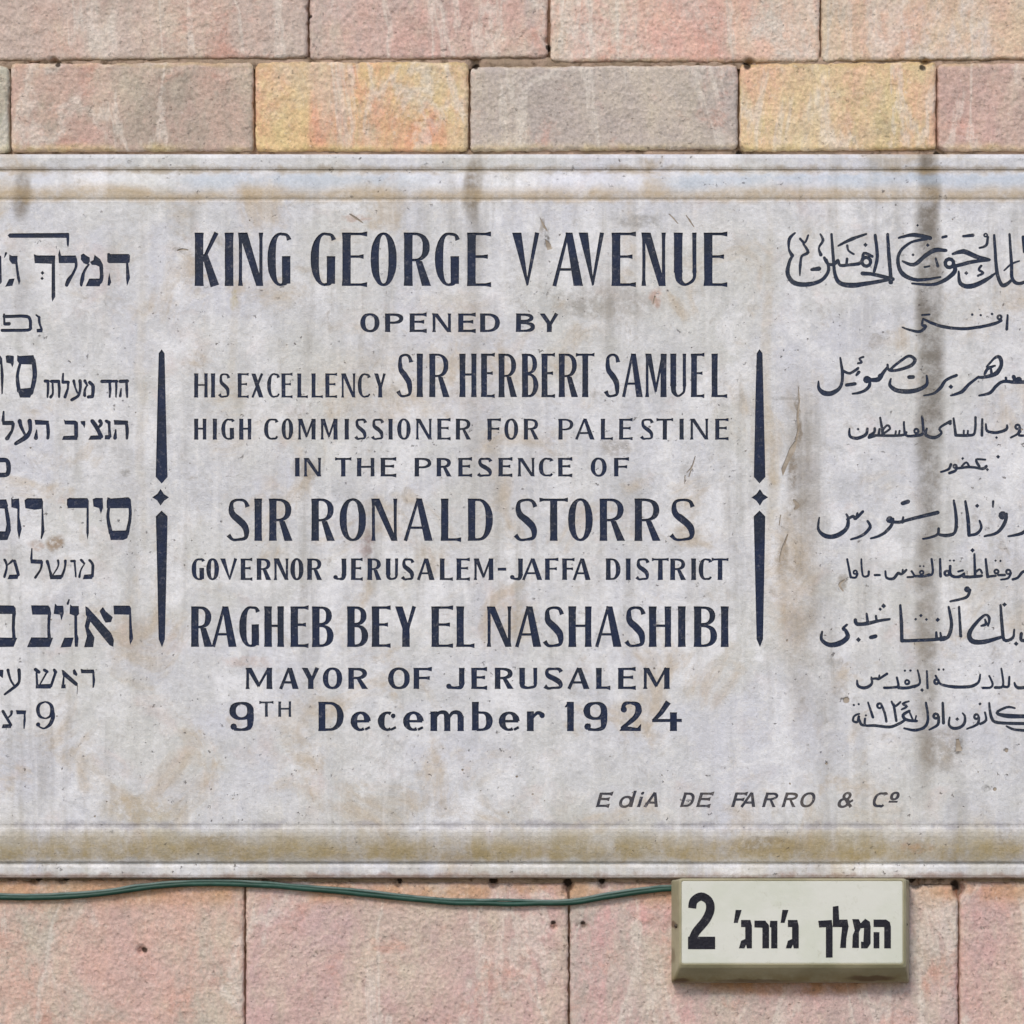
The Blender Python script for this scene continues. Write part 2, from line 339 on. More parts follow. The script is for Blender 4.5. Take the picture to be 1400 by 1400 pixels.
for a0, a1, t in ((-560, -100, (PINK, WARM, GREYP)), (-100, 335, ((190, 156, 148), (172, 162, 150), (196, 158, 144))), (335, 778, ((186, 152, 148), (184, 166, 154), (182, 154, 152))),
                  (778, 1311, ((184, 158, 154), (174, 162, 154), (194, 152, 150))), (1311, 1700, ((188, 150, 146), (188, 162, 150), (178, 154, 150))), (1700, 1960, (PINK, GREYP, WARM))):
    stone(a0 + J, B0, a1 - J, 1478, *t)
for a0, a1, t in ((-560, -260, (PINK, GREYP, WARM)), (-260, 160, (ROSE, WARM, GREYP)), (160, 560, (WARM, PINK, PALE)), (560, 940, (PINK, ROSE, GREYP)), (940, 1420, (WARM, YEL, PINK)), (1420, 1960, (PINK, GREYP, ROSE))):
    stone(a0 + J, 1484, a1 - J, 1690, *t, cell=9)
for k in range(7):                       # beside the ends of the plaque
    y0 = 213 + k * 142; y1 = y0 + 137
    m = -490 if k % 2 else -560
    stone(-900 if k % 2 else -860, y0, -424, y1, *[(PINK, GREYP, WARM), (YEL, WARM, PINK), (ROSE, WARM, GREYP)][k % 3], cell=9)
    stone(1684, y0, 2180 if k % 2 else 2120, y1, *[(WARM, PINK, GREYP), (PINK, ROSE, WARM), (GREYP, YEL, PINK)][k % 3], cell=9)
# mortar: a bed behind everything plus the pointed bed joints
def box(name, a, b, mat, parent):
    (x0, y0, z0), (x1, y1, z1) = a, b
    vs = [(x, y, z) for x in (x0, x1) for y in (y0, y1) for z in (z0, z1)]
    return mesh(name, vs, [(0, 1, 3, 2), (4, 6, 7, 5), (0, 4, 5, 1), (2, 3, 7, 6), (0, 2, 6, 4), (1, 5, 7, 3)], mat, parent)
pa, pb = W(-600, 1730), W(2000, -320)
box('mortar_bed', (pa.x, .016, pa.z), (pb.x, .22, pb.z), MORTAR, wall)
def joint(y, x0, x1, hh, dep, voids=(), seed=0):
    n = int((x1 - x0) / 4); vs = []; fs = []
    for i in range(n + 1):
        x = x0 + (x1 - x0) * i / n
        dd = dep - .0016 * noise.noise(Vector((x / 22, seed, 1))) - .001 * noise.noise(Vector((x / 7, seed, 4)))
        for vx in voids:
            dd += .014 * max(0, 1 - abs(x - vx) / 8)
        for q in (-1, -.3, .3, 1): vs.append(W(x, y + q * hh, -dd - (.002 if abs(q) == 1 else 0)))
        if i:
            b = (i - 1) * 4
            for k in range(3): fs.append((b + k, b + k + 1, b + k + 5, b + k + 4))
    mesh('mortar_joint', vs, fs, MORTAR, wall, smooth=True)
joint(86.5, -560, 1960, 8, .0030, (75, 47, 650, 1024, 1265), 1)
joint(209, -560, 1960, 5, .007, (12, 350, 1013, 1286), 2)
joint(1204, -560, 1960, 5, .006, (46, 85, 545, 675, 777, 824, 1252, 1310), 3)
joint(-101, -560, 1960, 6, .004, (), 4); joint(1481, -560, 1960, 6, .004, (), 5)

# ------------------------------------------------------------------ drawing letters
def hull(p):
    p = sorted(set((round(a, 5), round(b, 5)) for a, b in p))
    if len(p) < 3: return None
    def half(q):
        h = []
        for v in q:
            while len(h) > 1 and (h[-1][0] - h[-2][0]) * (v[1] - h[-2][1]) - (h[-1][1] - h[-2][1]) * (v[0] - h[-2][0]) <= 1e-9: h.pop()
            h.append(v)
        return h[:-1]
    h = half(p) + half(p[::-1])
    return h if len(h) > 2 else None
def cat(pts, ws, n=5, closed=False):
    if len(pts) < 3 and not closed: return pts, ws
    out, wo = [], []
    m = len(pts); segs = m if closed else m - 1
    g = (lambda i: i % m) if closed else (lambda i: min(max(i, 0), m - 1))
    for i in range(segs):
        a, b, c, d_ = (pts[g(i + k)] for k in (-1, 0, 1, 2))
        for s in range(n):
            t = s / n
            out.append(tuple(.5 * (2 * b[k] + (c[k] - a[k]) * t + (2 * a[k] - 5 * b[k] + 4 * c[k] - d_[k]) * t * t + (3 * b[k] - a[k] - 3 * c[k] + d_[k]) * t ** 3) for k in (0, 1)))
            wo.append(ws[g(i)] * (1 - t) + ws[g(i + 1)] * t)
    if not closed: out.append(pts[-1]); wo.append(ws[-1])
    return out, wo
def disc(c, r, n=9):
    return [(c[0] + r * math.cos(k * 2 * math.pi / n + .2), c[1] + r * math.sin(k * 2 * math.pi / n + .2)) for k in range(n)]
def S(pts, ws, closed=False, cap=False, smooth=True, n=5):
    """a pen stroke of changing width; gives a list of convex pieces"""
    if not isinstance(ws, (list, tuple)): ws = [ws] * len(pts)
    elif len(ws) != len(pts):
        m = len(ws); ws = [ws[min(m - 2, int(i * (m - 1) / (len(pts) - 1)))] * (1 - ((i * (m - 1) / (len(pts) - 1)) - min(m - 2, int(i * (m - 1) / (len(pts) - 1))))) + ws[min(m - 2, int(i * (m - 1) / (len(pts) - 1))) + 1] * ((i * (m - 1) / (len(pts) - 1)) - min(m - 2, int(i * (m - 1) / (len(pts) - 1)))) for i in range(len(pts))]
    if smooth: p, w_ = cat(pts, ws, n, closed)
    else: p, w_ = pts, ws
    m = len(p); L, Rr = [], []
    for i in range(m):
        a = p[(i - 1) % m] if (closed or i) else p[i]; b = p[(i + 1) % m] if (closed or i < m - 1) else p[i]
        dx, dy = b[0] - a[0], b[1] - a[1]; l = math.hypot(dx, dy) or 1
        nx, ny = -dy / l * w_[i] / 2, dx / l * w_[i] / 2
        L.append((p[i][0] + nx, p[i][1] + ny)); Rr.append((p[i][0] - nx, p[i][1] - ny))
    out = []
    for i in range(m if closed else m - 1):
        j = (i + 1) % m; h = hull([L[i], L[j], Rr[j], Rr[i]])
        if h: out.append(h)
    if cap:
        out.append(disc(p[0], w_[0] / 2)); out.append(disc(p[-1], w_[-1] / 2))
    return out
def stem(x, y0, y1, T, f=1.10):
    return S([(x, y0), (x, y0 + (y1 - y0) * .12), (x, (y0 + y1) / 2), (x, y1 - (y1 - y0) * .12), (x, y1)], [T * f, T, T, T, T * f], smooth=False)
def bar(x0, x1, y, t, fl=1.7):
    l = x1 - x0; return S([(x0, y), (x1 - l * .3, y), (x1, y)], [t, t, t * fl], smooth=False)
def arc(cx, cy, rx, ry, a0, a1, T, t, n=16, p=2.0, e=1.0):
    pts, ws = [], []
    for i in range(n + 1):
        a = R(a0 + (a1 - a0) * i / n); c_, s_ = math.cos(a), math.sin(a)
        pts.append((cx + rx * math.copysign(abs(c_) ** e, c_), cy + ry * math.copysign(abs(s_) ** e, s_))); ws.append(t + (T - t) * abs(c_) ** p)
    return S(pts, ws, smooth=False)
def ring(cx, cy, rx, ry, T, t, n=28, e=.92):
    pts, ws = [], []
    for i in range(n):
        a = 2 * math.pi * i / n; c_, s_ = math.cos(a), math.sin(a)
        pts.append((cx + rx * math.copysign(abs(c_) ** e, c_), cy + ry * math.copysign(abs(s_) ** e, s_))); ws.append(t + (T - t) * abs(c_) ** 1.6)
    return S(pts, ws, closed=True, smooth=False)
def bowl(x, yc, w_, ry, T, t):           # right-hand bowl from a stem at x
    xe = w_ - T / 2; xs = x + (xe - x) * .35
    return S([(x, yc + ry), (xs, yc + ry)], t, smooth=False) + S([(x, yc - ry), (xs, yc - ry)], t, smooth=False) + arc(xs, yc, xe - xs, ry, 90, -90, T, t, e=.9)
def glyph(ch, w, h, T, t):
    T2 = T * .5; b = t / 2
    if ch == 'I': return stem(w / 2, 0, h, T)
    if ch == 'H': return stem(T2, 0, h, T) + stem(w - T2 * .85, 0, h, T * .85) + S([(T2, h * .52), (w - T2, h * .52)], t, smooth=False)
    if ch == 'L': return stem(T2, 0, h, T) + bar(T2, w, b, t, 1.9)
    if ch == 'E': return stem(T2, 0, h, T) + bar(T2, w, b, t, 1.9) + bar(T2, w, h - b, t, 1.9) + bar(T2, w * .86, h * .55, t)
    if ch == 'F': return stem(T2, 0, h, T) + bar(T2, w, h - b, t, 1.9) + bar(T2, w * .88, h * .52, t)
    if ch == 'T': return stem(w / 2, 0, h, T) + bar(w / 2, w, h - b, t, 1.8) + [[(w - p[0], p[1]) for p in q] for q in bar(w / 2, w, h - b, t, 1.8)]
    if ch == 'K': return stem(T2, 0, h, T) + S([(w - T * .35, h), (T * .9, h * .46)], [t * 1.7, t * 1.1], smooth=False) + S([(T * 1.15, h * .60), (w - T * .55, 0)], [T * .7, T * 1.05], smooth=False)
    if ch == 'N': return stem(b * 1.2, 0, h, t * 1.2, 1.5) + stem(w - b * 1.2, 0, h, t * 1.2, 1.4) + [[(0, h), (T * 1.02, h), (w, h * .02), (w, 0), (w - T * .75, 0)]]
    if ch == 'M': return stem(b * 1.2, 0, h, t * 1.2, 1.5) + stem(w - T2, 0, h, T) + [[(0, h), (T * .95, h), (w * .5, h * .30), (w * .46, h * .05)]] + S([(w * .47, h * .12), (w - T * .6, h)], [t, t * 1.2], smooth=False)
    if ch == 'A': return S([(b * 1.3, 0), (w * .5, h)], [t * 1.4, t * 1.1], smooth=False) + [[(w * .42, h), (w * .42 + T * .85, h), (w, 0), (w - T * 1.12, 0)]] + S([(w * .17, h * .31), (w * .82, h * .31)], t, smooth=False)
    if ch == 'V': return [[(0, h), (T * 1.12, h), (w * .60, h * .02), (w * .54, 0)]] + S([(w * .56, h * .03), (w - b * 1.4, h)], [t * .9, t * 1.6], smooth=False)
    if ch == 'X': return [[(0, h), (T * 1.1, h), (w, 0), (w - T * 1.1, 0)]] + S([(b * 1.3, 0), (w - b * 1.6, h)], [t * 1.3, t, t * 1.5], smooth=False)
    if ch == 'Y': return stem(w * .52, 0, h * .5, T) + [[(0, h), (T * 1.05, h), (w * .52 + T2, h * .45), (w * .52 - T2, h * .45)]] + S([(w * .52 + T * .2, h * .42), (w - b * 1.5, h)], [t * 1.3, t * 1.6], smooth=False)
    if ch == 'O': return ring(w / 2, h / 2, (w - T) / 2, (h - t) / 2 + .4, T, t)
    if ch == 'D': return stem(T2, 0, h, T) + bowl(T2, h / 2, w, (h - t) / 2, T, t)
    if ch == 'P': return stem(T2, 0, h, T) + bowl(T2, h * .72, w, h * .28 - b, T * .85, t)
    if ch == 'R': return stem(T2, 0, h, T) + bowl(T2, h * .73, w * .95, h * .27 - b, T * .85, t) + [[(w * .42, h * .47), (w * .42 + T * .8, h * .47), (w, 0), (w - T * 1.1, 0)]]
    if ch == 'B': return stem(T2, 0, h, T) + bowl(T2, h * .765, w * .92, h * .235 - b, T * .8, t) + bowl(T2, h * .275, w, h * .275 - b, T * .9, t)
    if ch == 'U': return stem(T2, h * .25, h, T) + stem(w - b * 1.4, h * .25, h, t * 1.5, 1.1) + S([(T2, h * .3), (T * .62, h * .12), (w * .5, b), (w - t, h * .12), (w - b * 1.4, h * .3)], [T, T * .8, t, t * 1.1, t * 1.5])
    if ch == 'C': return arc(w * .56, h / 2, w * .56 - T2, (h - t) / 2 + .3, 78, 282, T, t, e=.9) + S([(w * .62, h - b), (w * .85, h * .93), (w * .93, h * .82)], [t, t * 1.3, t * 2]) + S([(w * .62, b), (w * .85, h * .06), (w * .96, h * .16)], [t, t * 1.1, t])
    if ch == 'G': return arc(w * .58, h / 2, w * .58 - T2, (h - t) / 2 + .3, 78, 282, T, t, e=.9) + S([(w * .62, h - b), (w * .85, h * .95), (w * .95, h * .86)], [t, t * 1.2, t * 1.8]) + S([(w * .6, b), (w * .8, h * .05), (w - T * .6, h * .16)], [t, t * 1.1, t]) + stem(w - T * .5, h * .04, h * .56, T, 1.02)
    if ch == 'J': return stem(w - T2, h * .22, h, T) + S([(w - T2, h * .25), (w - T * .75, h * .08), (w * .45, b), (w * .2, h * .08)], [T, T * .8, t, t * 1.3]) + [disc((w * .16, h * .13), max(t * 1.15, T * .42))]
    if ch == 'S': return S([(w * .92, h * .80), (w * .80, h * .935), (w * .52, h - b), (w * .24, h * .92), (w * .10 + T * .25, h * .77), (w * .26, h * .62), (w * .54, h * .49), (w * .82 - T * .1, h * .35), (w - T * .4, h * .21), (w * .82, h * .07), (w * .5, b), (w * .24, h * .035), (w * .06, h * .14)],
                           [t * 1.9, t * 1.3, t, t * 1.3, T * .7, T * .88, T, T * .95, T * .8, T * .5, t, t * 1.2, t * 1.9], n=4)
    if ch == '-': return S([(0, h * .5), (w, h * .5)], t * 1.5, smooth=False)
    if ch == '.': return [disc((w / 2, t), t)]
    if ch == 'e': return arc(w * .5, h / 2, w * .5 - T2, (h - t) / 2, 0, 300, T, t) + arc(w * .5, h / 2, w * .5 - T * .35, (h - t) / 2, 0, 90, T * .7, t) + S([(T2, h * .5), (w - T * .2, h * .5)], t, smooth=False) + S([(w * .72, h * .07), (w * .96, h * .2)], t, smooth=False)
    if ch == 'c': return arc(w * .52, h / 2, w * .52 - T2, (h - t) / 2, 60, 300, T, t) + [disc((w * .82, h * .77), T * .36)] + S([(w * .7, h * .06), (w * .97, h * .2)], t, smooth=False)
    if ch == 'm':
        q = stem(T2, 0, h, T, 1.05) + [[(-T * .35, h * .86), (T2, h), (T2, h * .86)]]
        for a, c_ in ((T2, w * .5), (w * .5, w - T2)): q += S([(a + T * .3, h * .72), (a + (c_ - a) * .4, h * .93), (c_ - T * .35, h * .93), (c_, h * .72)], [t, t * 1.3, T * .7, T * .9]) + stem(c_, 0, h * .76, T * .92, 1.05)
        return q
    if ch == 'b': return stem(T2, h * .02, h, T, 1.05) + bowl(T * .7, h * .34, w, h * .34 - b, T, t)
    if ch == 'r': return stem(T2, 0, h, T, 1.05) + S([(T * .9, h * .70), (w * .6, h * .93), (w * .85, h * .86)], [t, t * 1.4, T * .6]) + [disc((w * .86, h * .80), T * .42)]
    if ch == 'd': return stem(w - T * .6, 0, h * 1.12, T) + ring(w * .42, h * .36, w * .36, h * .34, T, t)
    if ch == 'i': return stem(w * .5, 0, h * .72, T) + [disc((w * .5, h * .95), T * .55)]
    if ch == '9': return ring(w * .5, h * .69, (w - T) / 2, h * .31 - b, T, t) + S([(w - T2, h * .62), (w - T * .52, h * .38), (w * .80, h * .12), (w * .5, b), (w * .2, h * .07)], [T, T, T * .7, t, t * 1.3]) + [disc((w * .18, h * .15), T * .5)]
    if ch == '1': return stem(w - T2, 0, h, T, 1.03) + [[(w - T * .8, h), (w - T * .9, h * .82), (0, h * .80), (0, h * .84)]]
    if ch == '2': return S([(w * .2, h * .76), (w * .26, h * .93), (w * .52, h - b), (w - T * .7, h * .9), (w - T2, h * .7), (w * .72, h * .48), (w * .4, h * .26), (w * .12, h * .08)], [T * .7, t * 1.5, t, T * .8, T, T * .8, t * 1.6, t * 1.3], n=4) + [disc((w * .22, h * .74), T * .48), [(w * .03, 0), (w * .16, h * .17), (w * .5, h * .15), (w * .8, h * .11), (w * .97, h * .26), (w * .94, 0)]]
    if ch == '4': return S([(w * .55, h), (w * .3, h * .62), (b * 1.3, h * .37)], [T * .9, t * 1.8, t * 1.3], smooth=False) + S([(0, h * .36), (w, h * .36)], t * 1.2, smooth=False) + stem(w * .72, 0, h * .64, T)
    if ch == '&': return ring(w * .45, h * .76, w * .2, h * .2, t * 1.2, t) + ring(w * .36, h * .28, w * .30, h * .26, T, t) + S([(w * .3, h * .64), (w * .95, 0)], [t, T], smooth=False) + S([(w * .6, h * .2), (w * .95, h * .48)], t, smooth=False)
    if ch == 'o': return ring(w / 2, h * .55, w * .36, h * .38, T, t) + S([(0, -h * .1), (w, -h * .1)], t * .8, smooth=False)
    raise KeyError(ch)

PARTS = []            # (name, depth, material, [polygons in photo px])
def text(y0, y1, T, t, items, slant=0, mat=None, dep=.0013):
    for it in items:
        ch, x0, x1 = it[:3]; x0 -= .5; x1 += .5; a, b_ = (it[3], it[4]) if len(it) > 3 else (y0, y1)
        h = b_ - a; P = glyph(ch, x1 - x0, h, T * 1.08, t * 1.2)
        PARTS.append(('letter', dep, mat or NAVY, [[(x0 + p[0] + slant * p[1], b_ - p[1]) for p in q] for q in P]))
def row(s):
    out = []
    for tok in s.split():
        f = tok.split(','); out.append((f[0], float(f[1]), float(f[2])) + tuple(float(v) for v in f[3:]))
    return out
text(318, 391, 10.6, 3.1, row('K,267,299.5 I,308,318.5 N,327,358.5 G,366,396.5 G,425,457.7 E,468.5,501.5 O,507,542 R,553,589 G,595,627 E,639.5,671 V,700.5,736.5 A,756,796.5 V,791.5,825 E,837,869 N,878.5,909 U,922,951.5 E,963,994'), dep=.0018)
text(428.5, 454, 6.4, 2.7, row('O,493,518.5 P,527,551 E,560.5,583 N,592,616 E,627,650 D,657,683 B,706,731 Y,738,763'))
text(510.5, 543.5, 5.0, 2.0, row('H,266,283.5 I,289,293.6 S,299.6,313.4 E,325.4,339.5 X,344,359.6 C,365.6,381.5 E,385.4,399.5 L,407,420.5 L,426.5,441 E,445.4,460.4 N,467.6,485 C,489.5,505.4 Y,512,527'))
text(483.5, 543, 7.4, 2.6, row('S,543.5,563 I,570.5,577.4 R,587.6,614 H,628.8,650.8 E,658.3,676 R,682.2,706.4 B,714.3,735.6 E,741,758.3 R,764.6,789.7 T,788,812.3 S,827.4,846.3 A,851,878.3 M,883.4,910.7 U,917,937.4 E,945.3,962.5 L,973.5,994'), dep=.0016)
text(572.5, 601, 5.2, 2.2, row('H,266,281.6 I,291.5,296 G,303,319.4 H,327.5,343 C,361.4,379.4 O,385.4,400.4 M,408.5,431 M,439.4,461 I,471.5,476.6 S,485.6,500.6 S,508.4,524 I,531.8,536.2 O,543.5,561 N,569.6,589.4 E,598.4,615.5 R,623.8,643.6 F,667,684.4 O,689.8,708 R,716.8,736.3 P,764,783.4 A,786.6,812.3 L,822,837.5 E,847,864.5 S,876,892.8 T,898,920 I,929.5,934.3 N,944.6,967.3 E,978.3,995.6'))
text(626, 651.4, 5.6, 2.4, row('I,404,409 N,416.6,438 T,458.5,480 H,488.6,511.4 E,521,541.4 P,567.5,589.4 R,597.5,617 E,627,645 S,653,672 E,682,700 N,709,730 C,737,755 E,763.6,782 O,808,829 F,840,859.5'))
text(681.6, 739.5, 9.2, 2.9, row('S,311,340.4 I,348.5,357.5 R,368.6,399.5 R,426.5,457.4 O,464.6,500 N,509,542 A,552.5,591 L,603.5,630 D,640.4,673.4 S,703.3,733.8 T,738,776 O,777,810 R,820.5,854 R,868.3,902.8 S,916,949.4'), dep=.0017)
text(763.5, 793, 5.9, 2.3, row('G,262.4,278.6 O,282.5,299 V,301.4,323.6 E,329.6,344.6 R,351.5,370.4 N,375.5,393.5 O,397.4,414.5 R,420.5,440 J,456.5,473 E,480.5,495.5 R,503,521 U,528,543.5 S,549.5,565.4 A,570.5,593.6 L,602,618.5 E,624.7,642 M,649,674 -,681,691.6 J,698,714.3 A,714.3,741 F,745.7,763 F,769.3,785 A,783.4,807 D,829,847.8 I,855.7,862 S,869.8,887 T,891.8,913.8 R,917,937.4 I,946,950.6 C,955.6,972 T,973.5,995.5'))
text(829, 884.5, 9.3, 2.9, row('R,262,290 A,290,323 G,327.5,353.6 H,362,387.5 E,398,421.4 B,427.4,455.6 B,475.4,503 E,509,533.6 Y,540.5,568.4 E,590.6,619 L,624.7,648.3 N,667,698 A,704.9,739.4 S,743.5,770 H,777.8,808 A,814,849.4 S,855,881.5 H,887.8,917 I,927.4,936.8 B,949.4,980 I,986,995.6'), dep=.0017)
text(913, 942, 7, 2.8, row('M,337,371.6 A,382,408 Y,413,436 O,441.6,467.6 R,476.8,502.8 O,531,560 F,566,590 J,610,634.6 E,645,665.6 R,677,701.6 U,710.6,733.7 S,743.5,769 A,776,805.7 L,815.5,834 E,845.6,868.7 M,880.8,915'))
text(959.5, 999.5, 8.6, 3, row('9,314,346.6 D,436,469.5 e,479.7,506.4,972.6,999.6 c,517,541.6,972.6,999.6 e,551.3,578.8,972.6,999.6 m,589,634,972.6,999.6 b,645.8,673.3 e,682.3,710,972.6,999.6 r,720.9,744,972.6,999.6 1,772.8,784 9,798,830 2,846.3,877.2 4,891.9,931.7'), dep=.0016)
text(959, 980, 3.6, 2.1, row('T,355,373.5 H,381,397.5'), mat=FADED, dep=.0009)
text(1083.5, 1103.5, 3.9, 2.7, row('E,815,832 d,846,864 i,869,877 A,880,899 D,930,946 E,952,970 F,1000,1016 A,1012,1032 R,1042,1060 R,1069,1087 O,1092,1111 &,1145,1164 C,1191,1207 o,1216,1227,1083,1095'), slant=.3, mat=WORN, dep=.0008)

# ---- traced shapes: coordinates taken from enlargements (scale, offset)
def traced(sc, ox, oy, name, mat, dep, shapes, thin=1.2):
    """shapes: ('p', pts) polygon | ('s', pts, w) stroke | ('d', pt, r) dot | ('o', pt, r, w) loop"""
    for shape in shapes:
        out = []
        for s_ in shape:
            k = s_[0]
            if k == 'p': out.append([tuple(p) for p in s_[1]])
            elif k == 's':
                wd = [v * thin for v in s_[2]] if isinstance(s_[2], (list, tuple)) else s_[2] * thin
                out += S(s_[1], wd, cap=True, n=4)
            elif k == 'd': out.append(disc(s_[1], s_[2]))
            elif k == 'r': x, y = s_[1]; r = s_[2]; out.append([(x - r, y), (x, y - r), (x + r, y), (x, y + r)])
            elif k == 'o': out += S(disc(s_[1], s_[2], 10), s_[3] * thin, closed=True, smooth=False)
        PARTS.append((name, dep, mat, [[(ox + p[0] / sc, oy + p[1] / sc) for p in q] for q in out]))
P_ = lambda *a: ('p', a); T_ = lambda w_, *a: ('s', list(a), w_); D_ = lambda x, y, r: ('d', (x, y), r); O_ = lambda x, y, r, w_: ('o', (x, y), r, w_)
Q_ = lambda x, y, r: ('r', (x, y), r)

traced(7, 0, 300, 'letter', NAVY, .0015, [
    [P_((72, 152), (92, 132), (640, 130), (640, 176), (92, 178)), P_((640, 128), (662, 130), (665, 170), (660, 240), (650, 270), (640, 240), (636, 172))],
    [P_((1025, 325), (1045, 320), (1055, 332), (1232, 330), (1243, 345), (1240, 410), (1225, 418), (1040, 418), (1025, 405)), P_((1205, 410), (1226, 410), (1244, 560), (1215, 640), (1206, 560)), P_((1045, 510), (1064, 600), (1050, 635), (1028, 630), (1034, 570))],
    [P_((775, 340), (800, 325), (830, 350), (858, 362), (862, 400), (842, 435), (800, 420), (775, 385)), P_((905, 338), (960, 380), (985, 430), (990, 480), (955, 455), (915, 437), (878, 435), (862, 405), (895, 390)), T_([28, 30, 32], (965, 430), (974, 540), (960, 600)), P_((852, 566), (985, 566), (952, 640), (818, 640)), T_([14, 22, 34, 20], (850, 430), (805, 500), (788, 570), (776, 632))],
    [P_((570, 285), (586, 345), (725, 345), (738, 380), (712, 418), (565, 420), (557, 335)), T_([26, 22, 22, 36, 30], (722, 380), (728, 450), (695, 525), (655, 585), (638, 628))],
    [P_((325, 332), (350, 345), (530, 345), (526, 425), (330, 420)), P_((495, 415), (526, 415), (528, 740), (500, 788), (492, 740)), Q_(407, 512, 20), Q_(404, 565, 17)],
    [P_((90, 335), (115, 348), (168, 348), (166, 400), (150, 428), (115, 425), (88, 390)), P_((145, 400), (167, 400), (178, 480), (198, 590), (180, 628), (163, 560)), P_((85, 570), (142, 565), (120, 635), (48, 646)), T_([20, 8], (58, 322), (42, 362))],
    [P_((-60, 345), (12, 348), (18, 600), (0, 620), (-12, 420), (-60, 412))],
    [T_([14, 20], (346, 915), (378, 940)), T_([22, 20, 18, 22], (374, 935), (378, 990), (395, 1040), (396, 1060)), P_((350, 1048), (405, 1044), (408, 1080), (352, 1082))],
    [T_(26, (40, 930), (240, 926), (285, 955), (292, 1020), (265, 1058), (20, 1062)), T_(18, (40, 910), (42, 1000)), T_(28, (48, 1000), (88, 1000))]])
traced(7, 0, 470, 'letter', NAVY, .0013, thin=1.6, shapes=[
    [P_((165, 108), (185, 118), (320, 108), (340, 170), (328, 200), (185, 195), (165, 160)), T_([26, 28, 24], (322, 160), (332, 310), (300, 470)), T_([16, 20, 26], (190, 195), (166, 310), (182, 450)), P_((165, 432), (315, 420), (312, 470), (285, 516), (190, 516))],
    [P_((55, 118), (75, 108), (132, 115), (134, 190), (118, 228), (104, 192), (60, 182))],
    [P_((-120, 112), (2, 112), (20, 140), (24, 195), (-120, 192)), P_((2, 190), (24, 180), (36, 300), (28, 478), (14, 484), (6, 300))],
    [T_(20, (432, 358), (462, 358)), T_([18, 16, 12], (458, 360), (460, 430), (455, 510))],
    [T_(20, (492, 360), (560, 360)), T_([18, 18, 14], (562, 362), (568, 440), (566, 508)), T_([12, 14, 20], (503, 365), (506, 470), (486, 508))],
    [T_([12, 18], (604, 286), (600, 360)), T_(20, (602, 368), (652, 368)), T_([18, 14, 20], (652, 372), (648, 430), (622, 508))],
    [T_([20, 12, 12], (706, 356), (718, 410), (742, 470)), T_([22, 16, 18, 20], (766, 356), (768, 440), (745, 500), (688, 536))],
    [T_([20, 12], (812, 356), (838, 398)), T_([20, 22, 20], (858, 370), (890, 410), (886, 500)), T_(20, (845, 508), (882, 506)), T_([10, 14, 18], (836, 392), (812, 440), (810, 498))],
    [T_(22, (976, 360), (1062, 358)), T_([16, 18, 12], (1050, 362), (1053, 440), (1050, 510))],
    [T_(18, (1080, 358), (1118, 358)), T_([16, 14, 10], (1112, 362), (1113, 440), (1110, 508))],
    [T_(22, (1150, 360), (1218, 356)), T_([16, 18, 12], (1210, 362), (1214, 440), (1216, 508)), T_([8, 18], (1160, 430), (1152, 500))],
    [P_((1088, 728), (1225, 736), (1222, 776), (1095, 776)), T_([20, 22, 16], (1210, 770), (1218, 840), (1214, 905)), T_([8, 24], (1108, 822), (1100, 900))],
    [T_([20, 22], (1018, 740), (1040, 752)), T_([20, 16, 20], (1045, 752), (1046, 820), (1052, 885)), P_((1005, 875), (1062, 872), (1052, 916), (1000, 916))],
    [T_([26, 26, 26], (884, 740), (925, 800), (968, 888)), T_([26, 20, 12], (958, 742), (968, 770), (932, 812)), P_((868, 880), (978, 874), (968, 918), (845, 920))],
    [P_((770, 742), (816, 738), (818, 770), (808, 812), (794, 780), (778, 770))],
    [P_((608, 722), (625, 735), (722, 735), (742, 750), (738, 776), (622, 774)), T_([24, 24], (727, 760), (730, 885)), P_((608, 882), (748, 874), (738, 920), (592, 920))],
    [P_((330, 728), (468, 736), (466, 778), (338, 776)), T_([20, 22, 18], (456, 770), (462, 840), (458, 904)), T_([8, 26], (352, 826), (344, 902))],
    [T_([28, 20, 16], (188, 742), (205, 800), (238, 868)), T_([28, 22, 30, 22], (284, 740), (288, 830), (250, 890), (150, 956))],
    [T_([12, 20], (36, 650), (28, 735)), P_((18, 738), (128, 738), (138, 758), (128, 780), (22, 778)), T_([22, 16, 26], (126, 768), (116, 830), (68, 906))],
    [T_(28, (-40, 1114), (50, 1114), (78, 1145), (80, 1220), (58, 1254), (-40, 1256))]])
